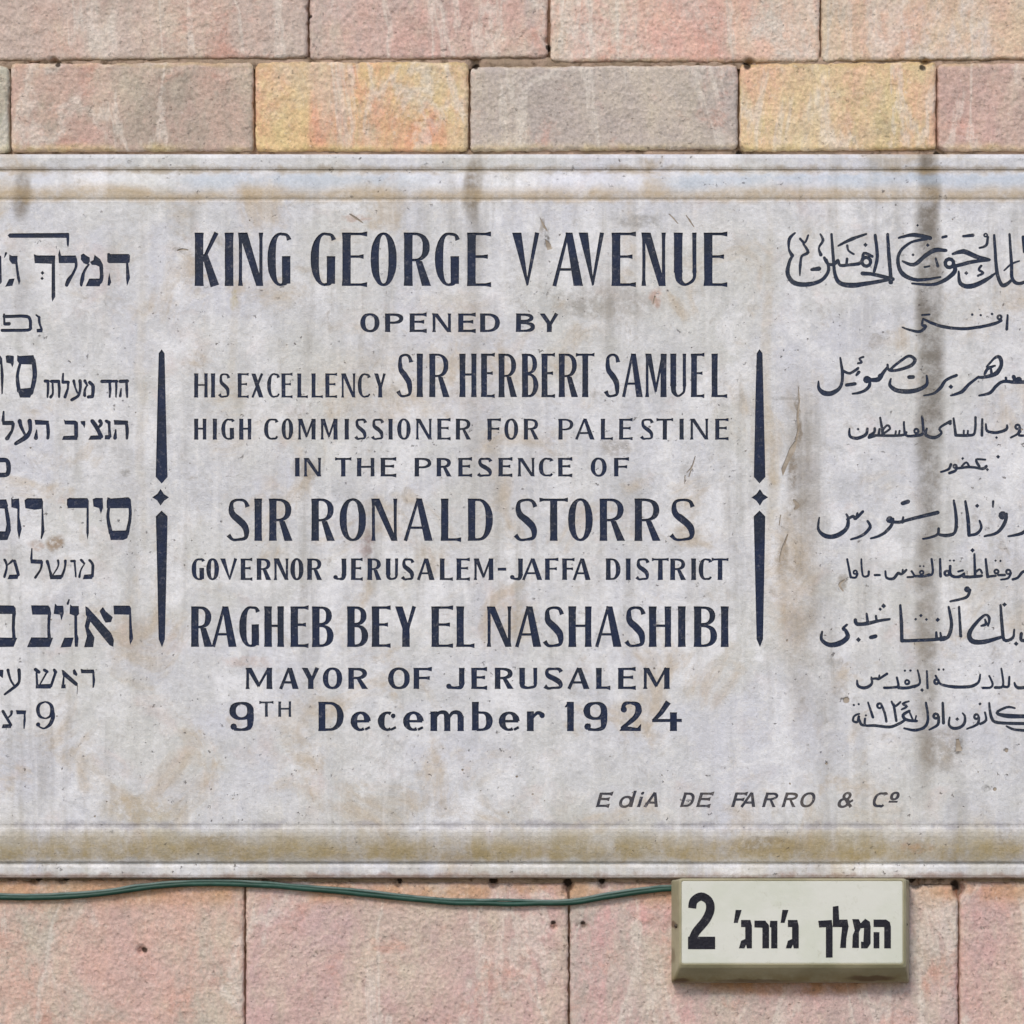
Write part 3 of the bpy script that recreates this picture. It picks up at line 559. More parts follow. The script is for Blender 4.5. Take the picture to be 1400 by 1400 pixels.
traced(7, 0, 660, 'letter', NAVY, .0015, [
    [P_((1030, 138), (1060, 150), (1230, 138), (1252, 160), (1258, 245), (1022, 245), (1022, 180)), T_([24, 26, 30], (1243, 220), (1246, 330), (1216, 490)), T_([20, 26, 34], (1045, 230), (1032, 330), (1060, 480)), P_((1040, 460), (1235, 455), (1218, 530), (1180, 549), (1060, 549))],
    [P_((888, 158), (915, 144), (985, 147), (988, 235), (965, 300), (948, 244), (893, 228))],
    [P_((640, 158), (668, 142), (690, 148), (835, 146), (850, 172), (850, 242), (650, 242), (640, 210)), P_((828, 235), (850, 235), (852, 480), (838, 547), (826, 480))],
    [P_((233, 168), (262, 148), (400, 150), (414, 180), (410, 250), (330, 260), (243, 245)), P_((398, 240), (412, 240), (428, 470), (400, 540), (388, 535), (394, 460))],
    [P_((105, 143), (125, 156), (182, 150), (188, 225), (165, 252), (110, 235)), P_((165, 225), (188, 225), (188, 330), (208, 440), (182, 547), (165, 450))],
    [P_((-60, 160), (60, 160), (80, 220), (60, 250), (-60, 242)), P_((42, 240), (74, 225), (98, 360), (104, 460), (72, 545), (40, 520), (60, 400)), P_((-60, 465), (80, 465), (70, 548), (-60, 552))],
    [T_([24, 18], (778, 742), (806, 772)), T_([24, 24, 24], (858, 742), (888, 790), (884, 895)), P_((805, 880), (896, 872), (882, 922), (792, 924)), T_([10, 14, 20], (812, 768), (772, 840), (760, 902))],
    [T_(20, (682, 750), (716, 750)), T_([18, 16, 14], (716, 755), (720, 830), (726, 900))],
    [T_([26, 20, 24], (452, 752), (475, 830), (490, 892)), T_([22, 14, 12], (555, 745), (556, 800), (505, 885)), T_([24, 18, 24], (625, 748), (622, 810), (592, 895)), P_((472, 885), (605, 880), (588, 924), (480, 924))],
    [T_([10, 22], (306, 628), (300, 730)), P_((290, 732), (402, 738), (414, 755), (406, 778), (294, 774)), T_([22, 16, 22], (400, 765), (388, 830), (338, 908))],
    [T_([24, 18, 22], (44, 738), (66, 800), (44, 900)), T_([10, 22], (70, 792), (122, 745)), T_([26, 26], (140, 750), (176, 880)), P_((88, 880), (184, 876), (168, 922), (72, 924))]])
traced(7, 0, 810, 'letter', NAVY, .0015, [
    [P_((1085, 125), (1240, 125), (1256, 150), (1256, 214), (1090, 210)), P_((1236, 210), (1257, 205), (1262, 330), (1276, 440), (1245, 504), (1236, 440))],
    [P_((815, 132), (842, 142), (1065, 390), (1090, 455), (1086, 522), (1048, 506), (860, 275), (820, 215)), P_((952, 178), (985, 138), (1012, 180), (1078, 235), (1064, 285), (1010, 290), (985, 250)), P_((832, 230), (868, 265), (850, 340), (905, 430), (892, 525), (803, 525), (832, 420), (812, 320))],
    [P_((670, 113), (692, 130), (752, 130), (758, 205), (735, 228), (712, 222), (665, 205)), P_((712, 215), (738, 215), (742, 400), (752, 440), (745, 520), (716, 520), (712, 400)), P_((615, 432), (706, 430), (680, 520), (578, 526)), T_([12, 18], (660, 68), (648, 108))],
    [P_((525, 103), (546, 126), (605, 126), (612, 200), (588, 272), (574, 212), (513, 206))],
    [P_((298, 122), (462, 125), (482, 150), (490, 205), (470, 214), (308, 212)), T_([28, 24, 28], (474, 200), (466, 320), (472, 440)), P_((300, 430), (508, 432), (475, 522), (258, 524))],
    [P_((-60, 120), (132, 125), (150, 150), (152, 206), (-60, 206)), T_([30, 24, 30], (134, 200), (128, 330), (134, 440)), P_((-60, 430), (165, 434), (132, 522), (-60, 524))],
    [P_((768, 730), (800, 738), (900, 736), (906, 774), (778, 774)), T_([18, 22, 12], (894, 770), (897, 850), (892, 908))],
    [P_((588, 738), (612, 745), (745, 868), (744, 896), (720, 892), (600, 795)), P_((696, 744), (716, 732), (742, 780), (732, 802), (700, 782)), T_([12, 22], (612, 800), (605, 870)), P_((588, 880), (628, 880), (630, 918), (583, 918)), T_(5, (742, 890), (738, 972))],
    [T_([30, 26], (340, 738), (372, 762)), T_([18, 20], (350, 770), (356, 895)), T_([26, 24], (424, 742), (452, 758)), T_([16, 12], (446, 765), (384, 880)), T_([24, 28], (520, 742), (532, 762)), T_([20, 22], (532, 765), (488, 895)), P_((342, 882), (505, 874), (482, 919), (342, 919))],
    [T_([26, 18, 18], (76, 742), (98, 825), (130, 885)), T_([30, 22, 26, 18], (182, 742), (184, 850), (145, 900), (46, 976))],
    [P_((-30, 738), (34, 738), (28, 820), (12, 810), (-30, 778))],
    [('s', [(432, 1046), (380, 1070), (362, 1125), (382, 1185), (432, 1205), (478, 1185), (500, 1125), (482, 1070), (432, 1046)], [12, 24, 32, 24, 12, 20, 34, 24, 12]), T_([30, 34, 28, 16, 14], (500, 1120), (508, 1190), (478, 1262), (425, 1300), (376, 1286)), D_(364, 1264, 22)],
    [P_((150, 1126), (250, 1130), (248, 1166), (160, 1166)), T_([16, 20, 12], (236, 1160), (236, 1230), (230, 1298))],
    [T_([24, 24, 22], (28, 1138), (58, 1190), (105, 1268)), T_([24, 18, 12], (112, 1140), (106, 1170), (74, 1200)), P_((28, 1262), (116, 1260), (104, 1298), (14, 1300))]])

AK = 4.1176
def ara(ox, oy, shapes, sc=AK, thin=1.48): traced(sc, ox, oy, 'arabic_word', FADED, .0010, shapes, thin)
ara(1060, 290, [
    [T_([10, 14, 14, 12], (1318, 125), (1330, 300), (1334, 375), (1370, 402), (1440, 380)), T_([10, 14, 14, 16, 12], (1232, 130), (1245, 320), (1268, 400), (1292, 412), (1328, 385)),
     T_([8, 16, 20, 16, 8], (1238, 345), (1180, 385), (1100, 418), (1042, 402), (1032, 335)), T_(10, (1160, 302), (1146, 325), (1170, 342), (1142, 358)), T_([6, 9, 6], (1288, 328), (1330, 292), (1375, 276)),
     T_([8, 12, 10], (1150, 202), (1188, 186), (1196, 140)), O_(1184, 130, 9, 7), T_([10, 14], (1058, 136), (1112, 130)), T_([14, 10], (1396, 140), (1400, 225)), T_(11, (1430, 130), (1436, 385))],
    [T_([10, 20, 18, 10], (1000, 236), (1060, 222), (1130, 250), (1206, 268)), T_([10, 15, 14], (1204, 270), (1110, 280), (1010, 305)), O_(980, 288, 24, 15), T_([14, 18, 16, 12, 8], (1004, 290), (1010, 335), (950, 385), (880, 408), (770, 402)),
     T_([12, 18, 16, 16, 8], (962, 216), (900, 214), (845, 245), (780, 296), (716, 276)), T_([8, 16, 16], (695, 145), (780, 128), (872, 146)), T_([14, 10, 12, 14, 18, 14, 8], (850, 150), (765, 170), (705, 220), (690, 285), (720, 350), (800, 382), (930, 366)),
     Q_(858, 186, 12), Q_(775, 241, 10), T_([8, 12], (903, 260), (916, 304)), Q_(800, 74, 8), T_(11, (942, 142), (962, 136)), Q_(1075, 343, 12), T_(8, (840, 310), (868, 304))],
    [T_([12, 15, 14, 18], (632, 125), (640, 250), (648, 340), (650, 395)), T_([12, 14, 12], (562, 130), (574, 250), (556, 335)), T_([16, 14, 16], (490, 345), (560, 352), (662, 378)),
     T_([12, 16, 20, 18, 14, 12, 10], (650, 378), (540, 398), (440, 412), (365, 400), (336, 350), (326, 250), (316, 125)), O_(512, 280, 25, 14), T_([12, 12, 14, 12], (545, 250), (500, 232), (482, 285), (415, 297)),
     T_(11, (400, 296), (404, 262)), T_([12, 12, 12, 12], (420, 297), (365, 300), (352, 270), (335, 292), (298, 292), (276, 258)), T_([10, 14, 14, 20, 18, 14, 10], (288, 268), (300, 325), (265, 380), (190, 406), (110, 400), (70, 350), (78, 285), (95, 248)),
     T_([8, 14, 8], (355, 190), (430, 152), (512, 124)), T_([10, 8], (405, 188), (412, 218), (442, 236)), Q_(508, 184, 13), T_([8, 14, 8, 16], (110, 118), (80, 150), (76, 205), (95, 245)), T_([8, 10], (186, 130), (166, 172), (140, 150)),
     T_([8, 14, 10, 12, 6], (158, 178), (184, 226), (150, 248), (140, 300), (138, 356)), T_([8, 12, 8, 14], (254, 124), (268, 160), (245, 202), (256, 240)), T_([12, 18], (204, 324), (246, 318))],
    [T_([8, 12], (1308, 580), (1303, 660)), O_(1262, 592, 11, 9), T_([12, 13, 12, 14, 12, 12, 8], (1272, 610), (1220, 632), (1080, 656), (960, 648), (880, 624), (832, 600)), D_(1220, 574, 8), D_(1156, 580, 7), D_(1108, 576, 8), T_([8, 12, 12, 6], (832, 600), (826, 636), (848, 642), (815, 672), (760, 664), (715, 648)), T_(8, (826, 580), (868, 576))]])
ara(1060, 470, [
    [T_([8, 13, 12, 18, 20, 14, 6], (366, 80), (378, 170), (368, 240), (325, 276), (280, 280), (246, 252), (243, 212)), T_([12, 11, 12], (380, 152), (420, 166), (466, 138)), T_(9, (496, 74), (474, 84), (486, 104), (466, 110)), T_(14, (402, 232), (448, 226)), T_([10, 14], (458, 176), (470, 160)),
     D_(515, 202, 22), T_([12, 14, 8], (530, 195), (528, 240), (490, 270), (436, 282)), O_(592, 182, 10, 8), T_([14, 20, 14, 10], (525, 204), (580, 200), (606, 165), (632, 130)), T_([10, 10, 14, 14, 10, 12], (632, 118), (642, 150), (700, 146), (765, 122), (786, 90), (750, 70), (695, 104), (645, 148))],
    [T_([8, 14, 18, 18, 14, 8], (650, 198), (646, 235), (690, 264), (780, 266), (850, 232), (852, 180)), T_(15, (752, 188), (776, 187)), T_([12, 12, 14, 10, 6], (1020, 178), (962, 204), (930, 248), (890, 280), (836, 292)), Q_(988, 242, 15), T_([10, 12, 14, 8], (1145, 186), (1090, 228), (1050, 270), (988, 292)),
     T_([8, 10, 16, 14, 18, 14, 10], (1190, 130), (1230, 84), (1262, 76), (1272, 120), (1245, 165), (1190, 186), (1140, 190)), T_([8, 14, 10], (1236, 124), (1196, 140), (1178, 172)), T_([8, 12], (1212, 132), (1218, 168)),
     T_([14, 14, 12, 14, 8], (1440, 214), (1350, 216), (1285, 212), (1245, 236), (1210, 276), (1148, 292)), T_(16, (1352, 208), (1342, 186)), D_(1370, 205, 20), T_(10, (1300, 212), (1298, 192))],
    [T_([8, 13, 14, 10], (418, 478), (420, 520), (462, 532), (510, 510), (518, 478)), Q_(466, 480, 9), T_([14, 10], (528, 526), (560, 520)), T_([11, 11], (530, 515), (556, 500), (560, 478)), T_([8, 12], (586, 480), (582, 514)), T_([10, 12], (545, 516), (705, 516), (736, 500)), T_(9, (600, 494), (628, 460), (646, 478), (612, 504)), T_([8, 13], (590, 416), (606, 508)),
     T_(8, (676, 512), (678, 492)), T_(8, (696, 512), (700, 490)), T_([8, 12, 12, 10], (724, 440), (734, 514), (800, 516), (832, 500), (826, 410)), O_(794, 492, 12, 9)],
    [T_([8, 14, 14, 10, 10, 12], (852, 478), (848, 514), (898, 528), (936, 502), (925, 474), (986, 436)), D_(984, 448, 11), T_([9, 12], (1004, 420), (1016, 514)), T_([12, 12, 10], (1016, 515), (1085, 516), (1122, 502), (1127, 415)), T_(8, (1060, 512), (1062, 490)), T_(8, (1082, 512), (1085, 490)), T_([9, 12], (1165, 425), (1163, 515))],
    [T_([8, 12, 13, 8], (1186, 452), (1192, 490), (1245, 500), (1300, 482), (1304, 458)), Q_(1245, 528, 9), O_(1364, 468, 12, 10), T_([12, 8], (1376, 472), (1366, 506), (1326, 528)), T_(10, (1440, 516), (1372, 516), (1380, 494))],
    [T_([12, 8], (988, 680), (975, 706), (932, 722)), T_([10, 12], (1018, 690), (1016, 712), (980, 728)), O_(1012, 690, 10, 8), T_([10, 12], (1022, 702), (1100, 694), (1165, 704), (1188, 690)), T_([8, 12], (1182, 652), (1130, 652), (1148, 690)), T_(9, (1050, 690), (1075, 668), (1092, 690)), Q_(1055, 646, 9), Q_(1194, 708, 10), Q_(1254, 636, 12)]])
ara(1060, 660, [
    [T_([6, 12, 20, 18, 12, 8], (248, 196), (242, 260), (282, 300), (345, 298), (402, 256), (410, 200), (400, 178)), T_([11, 13, 11], (405, 206), (438, 188), (452, 202), (492, 162)), T_(9, (455, 196), (462, 172)), T_([10, 14, 8], (520, 216), (534, 250), (490, 296), (426, 320)), D_(644, 208, 21), T_([12, 14, 8], (662, 205), (650, 246), (600, 292), (538, 314)),
     T_([14, 12, 13, 16], (650, 218), (700, 222), (750, 208), (914, 168)), T_([12, 9], (716, 222), (720, 194)), T_(16, (716, 116), (748, 106))],
    [T_([10, 12, 8], (920, 258), (914, 290), (880, 306), (832, 316)), T_([9, 14, 13, 14, 10], (1004, 100), (1019, 200), (1010, 280), (960, 297), (918, 290)), T_([10, 15, 14], (1070, 105), (1084, 200), (1090, 296)), T_([12, 12, 8], (1090, 296), (1132, 288), (1160, 254), (1150, 214)), Q_(1136, 130, 13)],
    [D_(1280, 184, 25), T_([12, 16, 8], (1302, 176), (1294, 222), (1250, 280), (1178, 302)), T_([10, 7], (1226, 106), (1226, 136)), T_([12, 14, 8], (1440, 245), (1388, 284), (1312, 302))],
    [T_([8, 10], (404, 430), (424, 532)), T_(9, (424, 532), (452, 534), (462, 512)), O_(450, 504, 10, 8), T_([8, 10], (484, 430), (492, 520), (522, 524), (526, 500)), T_(9, (560, 520), (588, 520)), T_([8, 12, 12, 9], (620, 498), (626, 534), (664, 540), (690, 510), (712, 514), (738, 490)), T_(8, (716, 510), (718, 490))],
    [T_(9, (744, 532), (782, 526), (768, 498)), T_(11, (790, 526), (840, 526), (866, 516)), O_(824, 506, 10, 8), T_([9, 11], (880, 430), (886, 508), (860, 522)), Q_(815, 470, 7), Q_(835, 470, 7), T_([10, 12], (928, 430), (930, 526))],
    [O_(966, 510, 13, 11), T_(12, (984, 470), (988, 520), (1030, 530), (1062, 514)), T_(9, (1030, 500), (1056, 494)), T_([9, 12], (1120, 402), (1125, 524)), T_(12, (1060, 530), (1110, 530), (1162, 524)), T_(9, (1126, 505), (1150, 488), (1164, 508)), Q_(984, 438, 8), Q_(1006, 438, 8), Q_(1110, 380, 13), T_([9, 12], (1184, 430), (1195, 530)), T_(10, (1195, 530), (1240, 524)), O_(1245, 500, 11, 9), Q_(1240, 438, 8), Q_(1268, 440, 8),
     T_(10, (1255, 520), (1292, 520)), O_(1312, 502, 12, 9), T_([10, 8], (1326, 508), (1310, 538), (1270, 546)), T_([12, 10], (1440, 512), (1396, 500), (1366, 534), (1336, 544))],
    [D_(1080, 600, 18), T_([12, 12, 8], (1096, 604), (1080, 642), (1040, 656), (985, 668))],
    [T_([8, 15, 22, 18, 12, 10], (264, 838), (260, 882), (302, 912), (360, 905), (406, 870), (396, 832), (380, 822), (402, 800)), T_([14, 16, 14, 10], (450, 772), (462, 796), (520, 792), (570, 780), (642, 768)), T_([9, 13], (514, 738), (520, 790)), T_([9, 11], (566, 750), (570, 780)), Q_(468, 884, 15), T_(16, (538, 870), (564, 864)), Q_(610, 694, 15), Q_(590, 712, 11)],
    [T_([10, 14, 14], (704, 690), (710, 800), (712, 888)), T_([14, 13, 14], (712, 890), (790, 888), (900, 882), (955, 872)), T_([9, 12], (906, 842), (908, 880)), T_([9, 12], (930, 846), (934, 880)), Q_(914, 772, 14), Q_(790, 768, 9), Q_(820, 748, 11), Q_(850, 770, 9), T_([10, 14, 14, 12], (976, 700), (992, 800), (972, 868), (930, 884)), T_([10, 12], (1034, 700), (1044, 864))],
    [T_([8, 12, 10, 14, 18, 20, 18, 12], (1198, 806), (1205, 762), (1180, 745), (1130, 790), (1092, 850), (1110, 892), (1180, 895), (1275, 868)), T_([8, 13, 8], (1160, 806), (1186, 796), (1180, 770)), T_([10, 14, 14, 12, 8], (1268, 690), (1276, 800), (1288, 884), (1336, 874), (1344, 826)), Q_(1290, 686, 14), Q_(1356, 906, 14), T_([14, 12], (1385, 850), (1386, 888), (1440, 880))]])
ara(1100, 880, [
    [T_([8, 13, 15, 12, 8], (335, 234), (342, 270), (388, 282), (430, 254), (425, 214)), T_([10, 12, 12], (426, 226), (456, 222), (476, 224), (526, 192)), T_(8, (474, 222), (478, 202)), T_([12, 12, 12, 10], (508, 282), (562, 280), (598, 270), (588, 216)), T_([14, 14, 12], (600, 282), (660, 282), (716, 268)), O_(655, 246, 13, 10), D_(640, 172, 8), D_(676, 172, 8), T_([9, 13], (722, 170), (736, 250), (700, 276)), T_([9, 11], (780, 175), (785, 284)), Q_(750, 296, 13)],
    [O_(842, 242, 14, 12), T_([10, 12], (836, 205), (866, 256), (900, 268)), D_(856, 165, 8), D_(886, 165, 8), T_([12, 15, 15, 12, 8], (890, 266), (960, 276), (1060, 273), (1110, 244), (1120, 196)), T_([9, 12], (1178, 206), (1200, 256), (1185, 280), (1138, 282)), T_([9, 13], (1255, 160), (1266, 268), (1216, 280)), T_([13, 10], (1264, 272), (1300, 274), (1306, 212)), T_([8, 15, 12], (1338, 250), (1362, 282), (1450, 272))],
    [T_([9, 12], (348, 448), (318, 462), (310, 492), (336, 500), (346, 466)), D_(314, 392, 8), D_(346, 386, 8), T_([12, 12], (346, 480), (362, 516), (386, 522)), T_([10, 12, 14, 12], (386, 478), (388, 520), (440, 522), (540, 532), (600, 512), (640, 488)), Q_(392, 458, 9),
     T_([9, 13], (405, 376), (436, 470)), O_(478, 396, 15, 11), T_([11, 12], (494, 396), (510, 440), (522, 496)), T_([10, 12, 9], (556, 370), (574, 400), (612, 372)), T_([12, 12], (568, 388), (586, 492)), T_([9, 12, 9], (664, 368), (626, 384), (654, 400), (620, 420)), T_([12, 16, 12], (668, 430), (628, 456), (650, 486), (716, 494)), T_(9, (670, 440), (690, 484)), T_(8, (705, 490), (712, 462))],
    [T_([10, 15, 14, 10], (636, 540), (700, 552), (762, 535), (788, 480), (774, 376)), O_(838, 462, 15, 12), T_([12, 14, 8], (856, 466), (850, 516), (796, 550)), T_([12, 15], (882, 380), (886, 506))],
    [T_([8, 13, 15, 12, 8], (926, 470), (922, 520), (960, 542), (1012, 520), (1024, 470), (1008, 444)), Q_(974, 482, 13), O_(1096, 466, 14, 11), T_([12, 13, 8], (1112, 470), (1102, 514), (1036, 544)), T_([12, 12, 9], (1120, 512), (1158, 488), (1150, 438)), Q_(1120, 384, 11), T_([10, 14, 14, 14], (1178, 380), (1192, 470), (1240, 505), (1450, 510)), T_([18, 20, 12, 12, 8], (1450, 464), (1300, 462), (1226, 442), (1290, 406), (1342, 412)), T_([8, 12, 14], (1288, 528), (1340, 548), (1450, 556))]], sc=4.6667)

# divider bars and lozenges
def bars(xc, s):
    out = [[(xc - 4, 483), (xc, 477.5), (xc + 4, 483), (xc + 5.2, 540), (xc + 8, 652), (xc, 661), (xc - 8, 652), (xc - 5.4, 540)]]
    PARTS.append(('divider_bar', .0018, NAVY, out))
    r = 11.5; q = 4.6
    PARTS.append(('divider_lozenge', .0018, NAVY, [[(xc + s, 680 - r), (xc + s + q, 680 - q), (xc + s + r, 680), (xc + s + q, 680 + q), (xc + s, 680 + r), (xc + s - q, 680 + q), (xc + s - r, 680), (xc + s - q, 680 - q)]]))
    PARTS.append(('divider_bar', .0018, NAVY, [[(xc - 8, 706), (xc, 698), (xc + 8, 706), (xc + 7, 760), (xc + 4.6, 874), (xc + .5, 885), (xc - 4, 874), (xc - 6.6, 760)]]))
bars(221, -1.5); bars(1038.5, .3)

# knocks, scrapes and the long scar to the right of the English text
CHIP = mat_plain('bruised_marble', (150, 138, 124), (176, 164, 150), .8, 90)
def chips(sc, ox, oy, pol):
    return [[(ox + p[0] / sc, oy + p[1] / sc) for p in q] for q in pol]
ch = chips(AK, 1060, 470, S([(130, 240), (134, 330), (126, 400), (131, 470), (116, 545)], [3, 8, 13, 10, 16]) + [[(108, 548), (124, 540), (112, 600), (80, 660), (60, 640), (78, 590)], [(60, 640), (80, 660), (42, 745), (34, 705)]])
ch += chips(AK, 1060, 660, S([(100, 95), (125, 128), (105, 150)], [10, 26, 8]) + S([(70, 290), (40, 380), (24, 450)], [6, 18, 8]) + S([(390, 545), (362, 575), (384, 612)], [6, 16, 5]) + S([(30, 180), (22, 240)], [6, 5]))
ch += chips(3.5, 620, 290, [[(410, 18), (446, 78), (452, 94), (430, 74)], [(438, 128), (466, 152), (472, 176), (450, 182), (442, 160)]] + S([(1030, 8), (1052, 30), (1076, 56)], [4, 7, 3]) + S([(1112, 14), (1130, 40), (1152, 72)], [3, 8, 4]) + S([(965, 400), (955, 440)], [8, 4]))
ch += chips(3.5, 240, 290, S([(832, 8), (866, 30), (898, 52)], [5, 11, 3]) + S([(8, 183), (34, 178), (62, 181)], [5, 9, 5]))
ch += chips(3.182, 620, 460, S([(1052, 520), (1036, 568), (1014, 592)], [3, 7, 3]) + S([(1008, 604), (1004, 640)], [5, 2]) + S([(1040, 560), (1024, 612)], [3, 5]))
ch += [disc((1157, 957), 4.2), disc((1376, 1026), 2.6), disc((1360, 1015 + 64), 2.6)] + S([(1309, 1010), (1311, 1027)], [4, 9])
for k in range(46):
    x, y = random.uniform(-200, 1500), random.choice((random.uniform(1010, 1118), random.uniform(285, 1110))); q = random.uniform(.7, 1.9)
    ch.append([(x + q * random.uniform(.6, 1.3) * math.cos(a * 1.05), y + q * random.uniform(.6, 1.3) * math.sin(a * 1.05)) for a in range(6)])
PARTS.append(('chipped_marks', .0012, CHIP, ch))

# ------------------------------------------------------------------ the plaque
plaque = root('marble_plaque', 'long weathered grey marble plaque with navy lettering in Hebrew, English and Arabic', 'plaque', W(630, 1201))
PX0, PX1 = -422, 1682
prof = [(211, 1201, -.030), (211, 1201, .010), (212.5, 1199.5, .0130), (216, 1196, .0142), (228, 1186, .0142), (231, 1183.5, .0134), (232.5, 1181.5, .0112), (234.5, 1179.5, .0112), (235.5, 1178.5, .0150), (237, 1177, .0162),
        (239, 1172, .0182), (243, 1166, .0206), (248, 1159, .0230), (254, 1151, .0252), (261, 1143, .0270), (267, 1137, .0276), (270, 1133.5, .0274), (272, 1131, .0266), (274, 1128.5, .0264), (276, 1126, FACE)]
vs, fs = [], []
for a, b_, dp in prof:
    i_ = a - 211
    for x, y in ((PX0 + i_, a), (PX1 - i_, a), (PX1 - i_, b_), (PX0 + i_, b_)): vs.append(W(x, y, dp))
for r in range(len(prof) - 1):
    for k in range(4): fs.append((r * 4 + k, (r + 1) * 4 + k, (r + 1) * 4 + (k + 1) % 4, r * 4 + (k + 1) % 4))
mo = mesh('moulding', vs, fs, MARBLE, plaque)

# lettered face: one flat sheet with every letter really cut into it
def jit(p):
    v = Vector((p[0] / 5.5, p[1] / 5.5, .3))
    return Vector((p[0] + .38 * noise.noise(v), p[1] + .38 * noise.noise(v + Vector((31, 7, 2)))))
X0, X1, Y0, Y1 = PX0 + 65, PX1 - 65, 276, 1126
V2 = [Vector((X0, Y0)), Vector((X1, Y0)), Vector((X1, Y1)), Vector((X0, Y1))]; F2 = [[0, 1, 2, 3]]; OWN = [-1]
seen = {}
def area2(q): return sum(q[i][0] * q[(i + 1) % len(q)][1] - q[(i + 1) % len(q)][0] * q[i][1] for i in range(len(q)))
for li, (nm, dp, mt, polys) in enumerate(PARTS):
    for q in polys:
        q = [jit(p) for p in q]
        if area2(q) < 0: q = q[::-1]
        ids = []
        for p in q:
            k = (round(p.x, 3), round(p.y, 3))
            if k not in seen: seen[k] = len(V2); V2.append(p)
            if not ids or ids[-1] != seen[k]: ids.append(seen[k])
        if len(ids) > 1 and ids[0] == ids[-1]: ids.pop()
        if len(ids) >= 3: F2.append(ids); OWN.append(li)
ov, oe, of, _, _, off = delaunay_2d_cdt(V2, [], F2, 0, 1e-4)
owner = []
for f, src in zip(of, off):
    s_ = [OWN[k] for k in src if OWN[k] >= 0]
    owner.append(min(s_) if s_ else (-1 if src else None))
edge = {}
for fi, f in enumerate(of):
    for k in range(len(f)): edge[(f[k], f[(k + 1) % len(f)])] = fi
pv = [W(p.x, p.y, FACE) for p in ov]
def compact(faces, pts):
    m = {}; vv = []; ff = []
    for f in faces:
        g = []
        for i in f:
            if i not in m: m[i] = len(vv); vv.append(pts[i])
            g.append(m[i])
        ff.append(tuple(g))
    return vv, ff
vv, ff = compact([f[::-1] for f, o in zip(of, owner) if o == -1], pv)
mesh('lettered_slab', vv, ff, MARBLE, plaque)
by = {}
for fi, o in enumerate(owner):
    if o is not None and o >= 0: by.setdefault(o, []).append(fi)
for li, (nm, dp, mt, polys) in enumerate(PARTS):
    fl = by.get(li)
    if not fl: continue
    idx = {}; vv = []; ff = []
    def vid(i, deep):
        k = (i, deep)
        if k not in idx:
            idx[k] = len(vv); p = ov[i]; vv.append(W(p.x, p.y, FACE - (dp if deep else 0)))
        return idx[k]
    for fi in fl:
        f = of[fi]; ff.append(tuple(vid(i, True) for i in f)[::-1])
        for k in range(len(f)):
            a, b_ = f[k], f[(k + 1) % len(f)]
            nb = edge.get((b_, a))
            if nb is None or owner[nb] is None or owner[nb] == -1: ff.append((vid(a, False), vid(b_, False), vid(b_, True), vid(a, True)))
    xs = [p.x for p in vv]; zs = [p.z for p in vv]
    lo = mesh(nm, vv, ff, mt, plaque, origin=((min(xs) + max(xs)) / 2, -(FACE - dp), (min(zs) + max(zs)) / 2))
    if nm == 'chipped_marks': lo['kind'] = 'stuff'

# ------------------------------------------------------------------ the house number sign
sign = root('house_number_sign', 'small cream box sign with a black number 2 and Hebrew street name below the plaque', 'sign', W(1080, 1345, 0))
SF = .052
ENAM = mat_sign('cream_sign_panel', (214, 213, 203), (206, 207, 193)); CASE = mat_sign('grey_cream_sign_case', (168, 160, 132), (148, 142, 114), .8)
def frust(name, rings, mat, parent, cap=True):
    vs, fs = [], []
    for (x0, y0, x1, y1, r, dp) in rings:
        for (cx, cy, a0) in ((x1 - r, y0 + r, -90), (x1 - r, y1 - r, 0), (x0 + r, y1 - r, 90), (x0 + r, y0 + r, 180)):
            for k in range(4):
                a = R(a0 + 30 * k); vs.append(W(cx + r * math.cos(a), cy + r * math.sin(a), dp))
    n = 16
    for q in range(len(rings) - 1):
        for k in range(n): fs.append((q * n + k, q * n + (k + 1) % n, (q + 1) * n + (k + 1) % n, (q + 1) * n + k))
    if cap: b = (len(rings) - 1) * n; fs.append(tuple(b + k for k in range(n)))
    return mesh(name, vs, fs, mat, parent)
case = frust('sign_case', [(918, 1203, 1243, 1344, 3, -.004), (918, 1203, 1243, 1344, 3, .020), (920, 1203, 1242, 1342, 3, .026), (928, 1201, 1239, 1323, 4, .0475), (930, 1202.5, 1236, 1319, 4, .0500), (931.5, 1204, 1234.5, 1317.5, 3, .0500), (932, 1204.5, 1234, 1317, 3, .0485)], CASE, sign, False)
pan = frust('sign_panel', [(931.8, 1204.2, 1234.2, 1317.2, 3, .044), (931.8, 1204.2, 1234.2, 1317.2, 3, .0488), (933, 1205.4, 1233, 1316, 3, .0494)], ENAM, sign)
SFACE = .0494
def print_letter(pieces, name='letter'):
    """flat print: a film 0.3 mm thick on the panel"""
    V, F = [], []
    for q in pieces:
        q = [Vector((880 + p[0] / 3.5, 1180 + p[1] / 3.5)) for p in q]
        if area2(q) < 0: q = q[::-1]
        b = len(V); V += q; F.append(list(range(b, b + len(q))))
    v, e, f, _, _, src = delaunay_2d_cdt(V, [], F, 0, 1e-4)
    keep = [g for g, s_ in zip(f, src) if s_]
    ed = set((g[k], g[(k + 1) % 3]) for g in keep for k in range(3))
    n = len(v); vs = [W(p.x, p.y, SFACE + .0004) for p in v] + [W(p.x, p.y, SFACE - .0003) for p in v]
    fs = [tuple(g[::-1]) for g in keep] + [(a, b_, b_ + n, a + n) for a, b_ in ed if (b_, a) not in ed]
    xs = [vs[i].x for g in keep for i in g]; zs = [vs[i].z for g in keep for i in g]
    mesh(name, vs, fs, BLACKP, sign, origin=((min(xs) + max(xs)) / 2, -SFACE, (min(zs) + max(zs)) / 2))
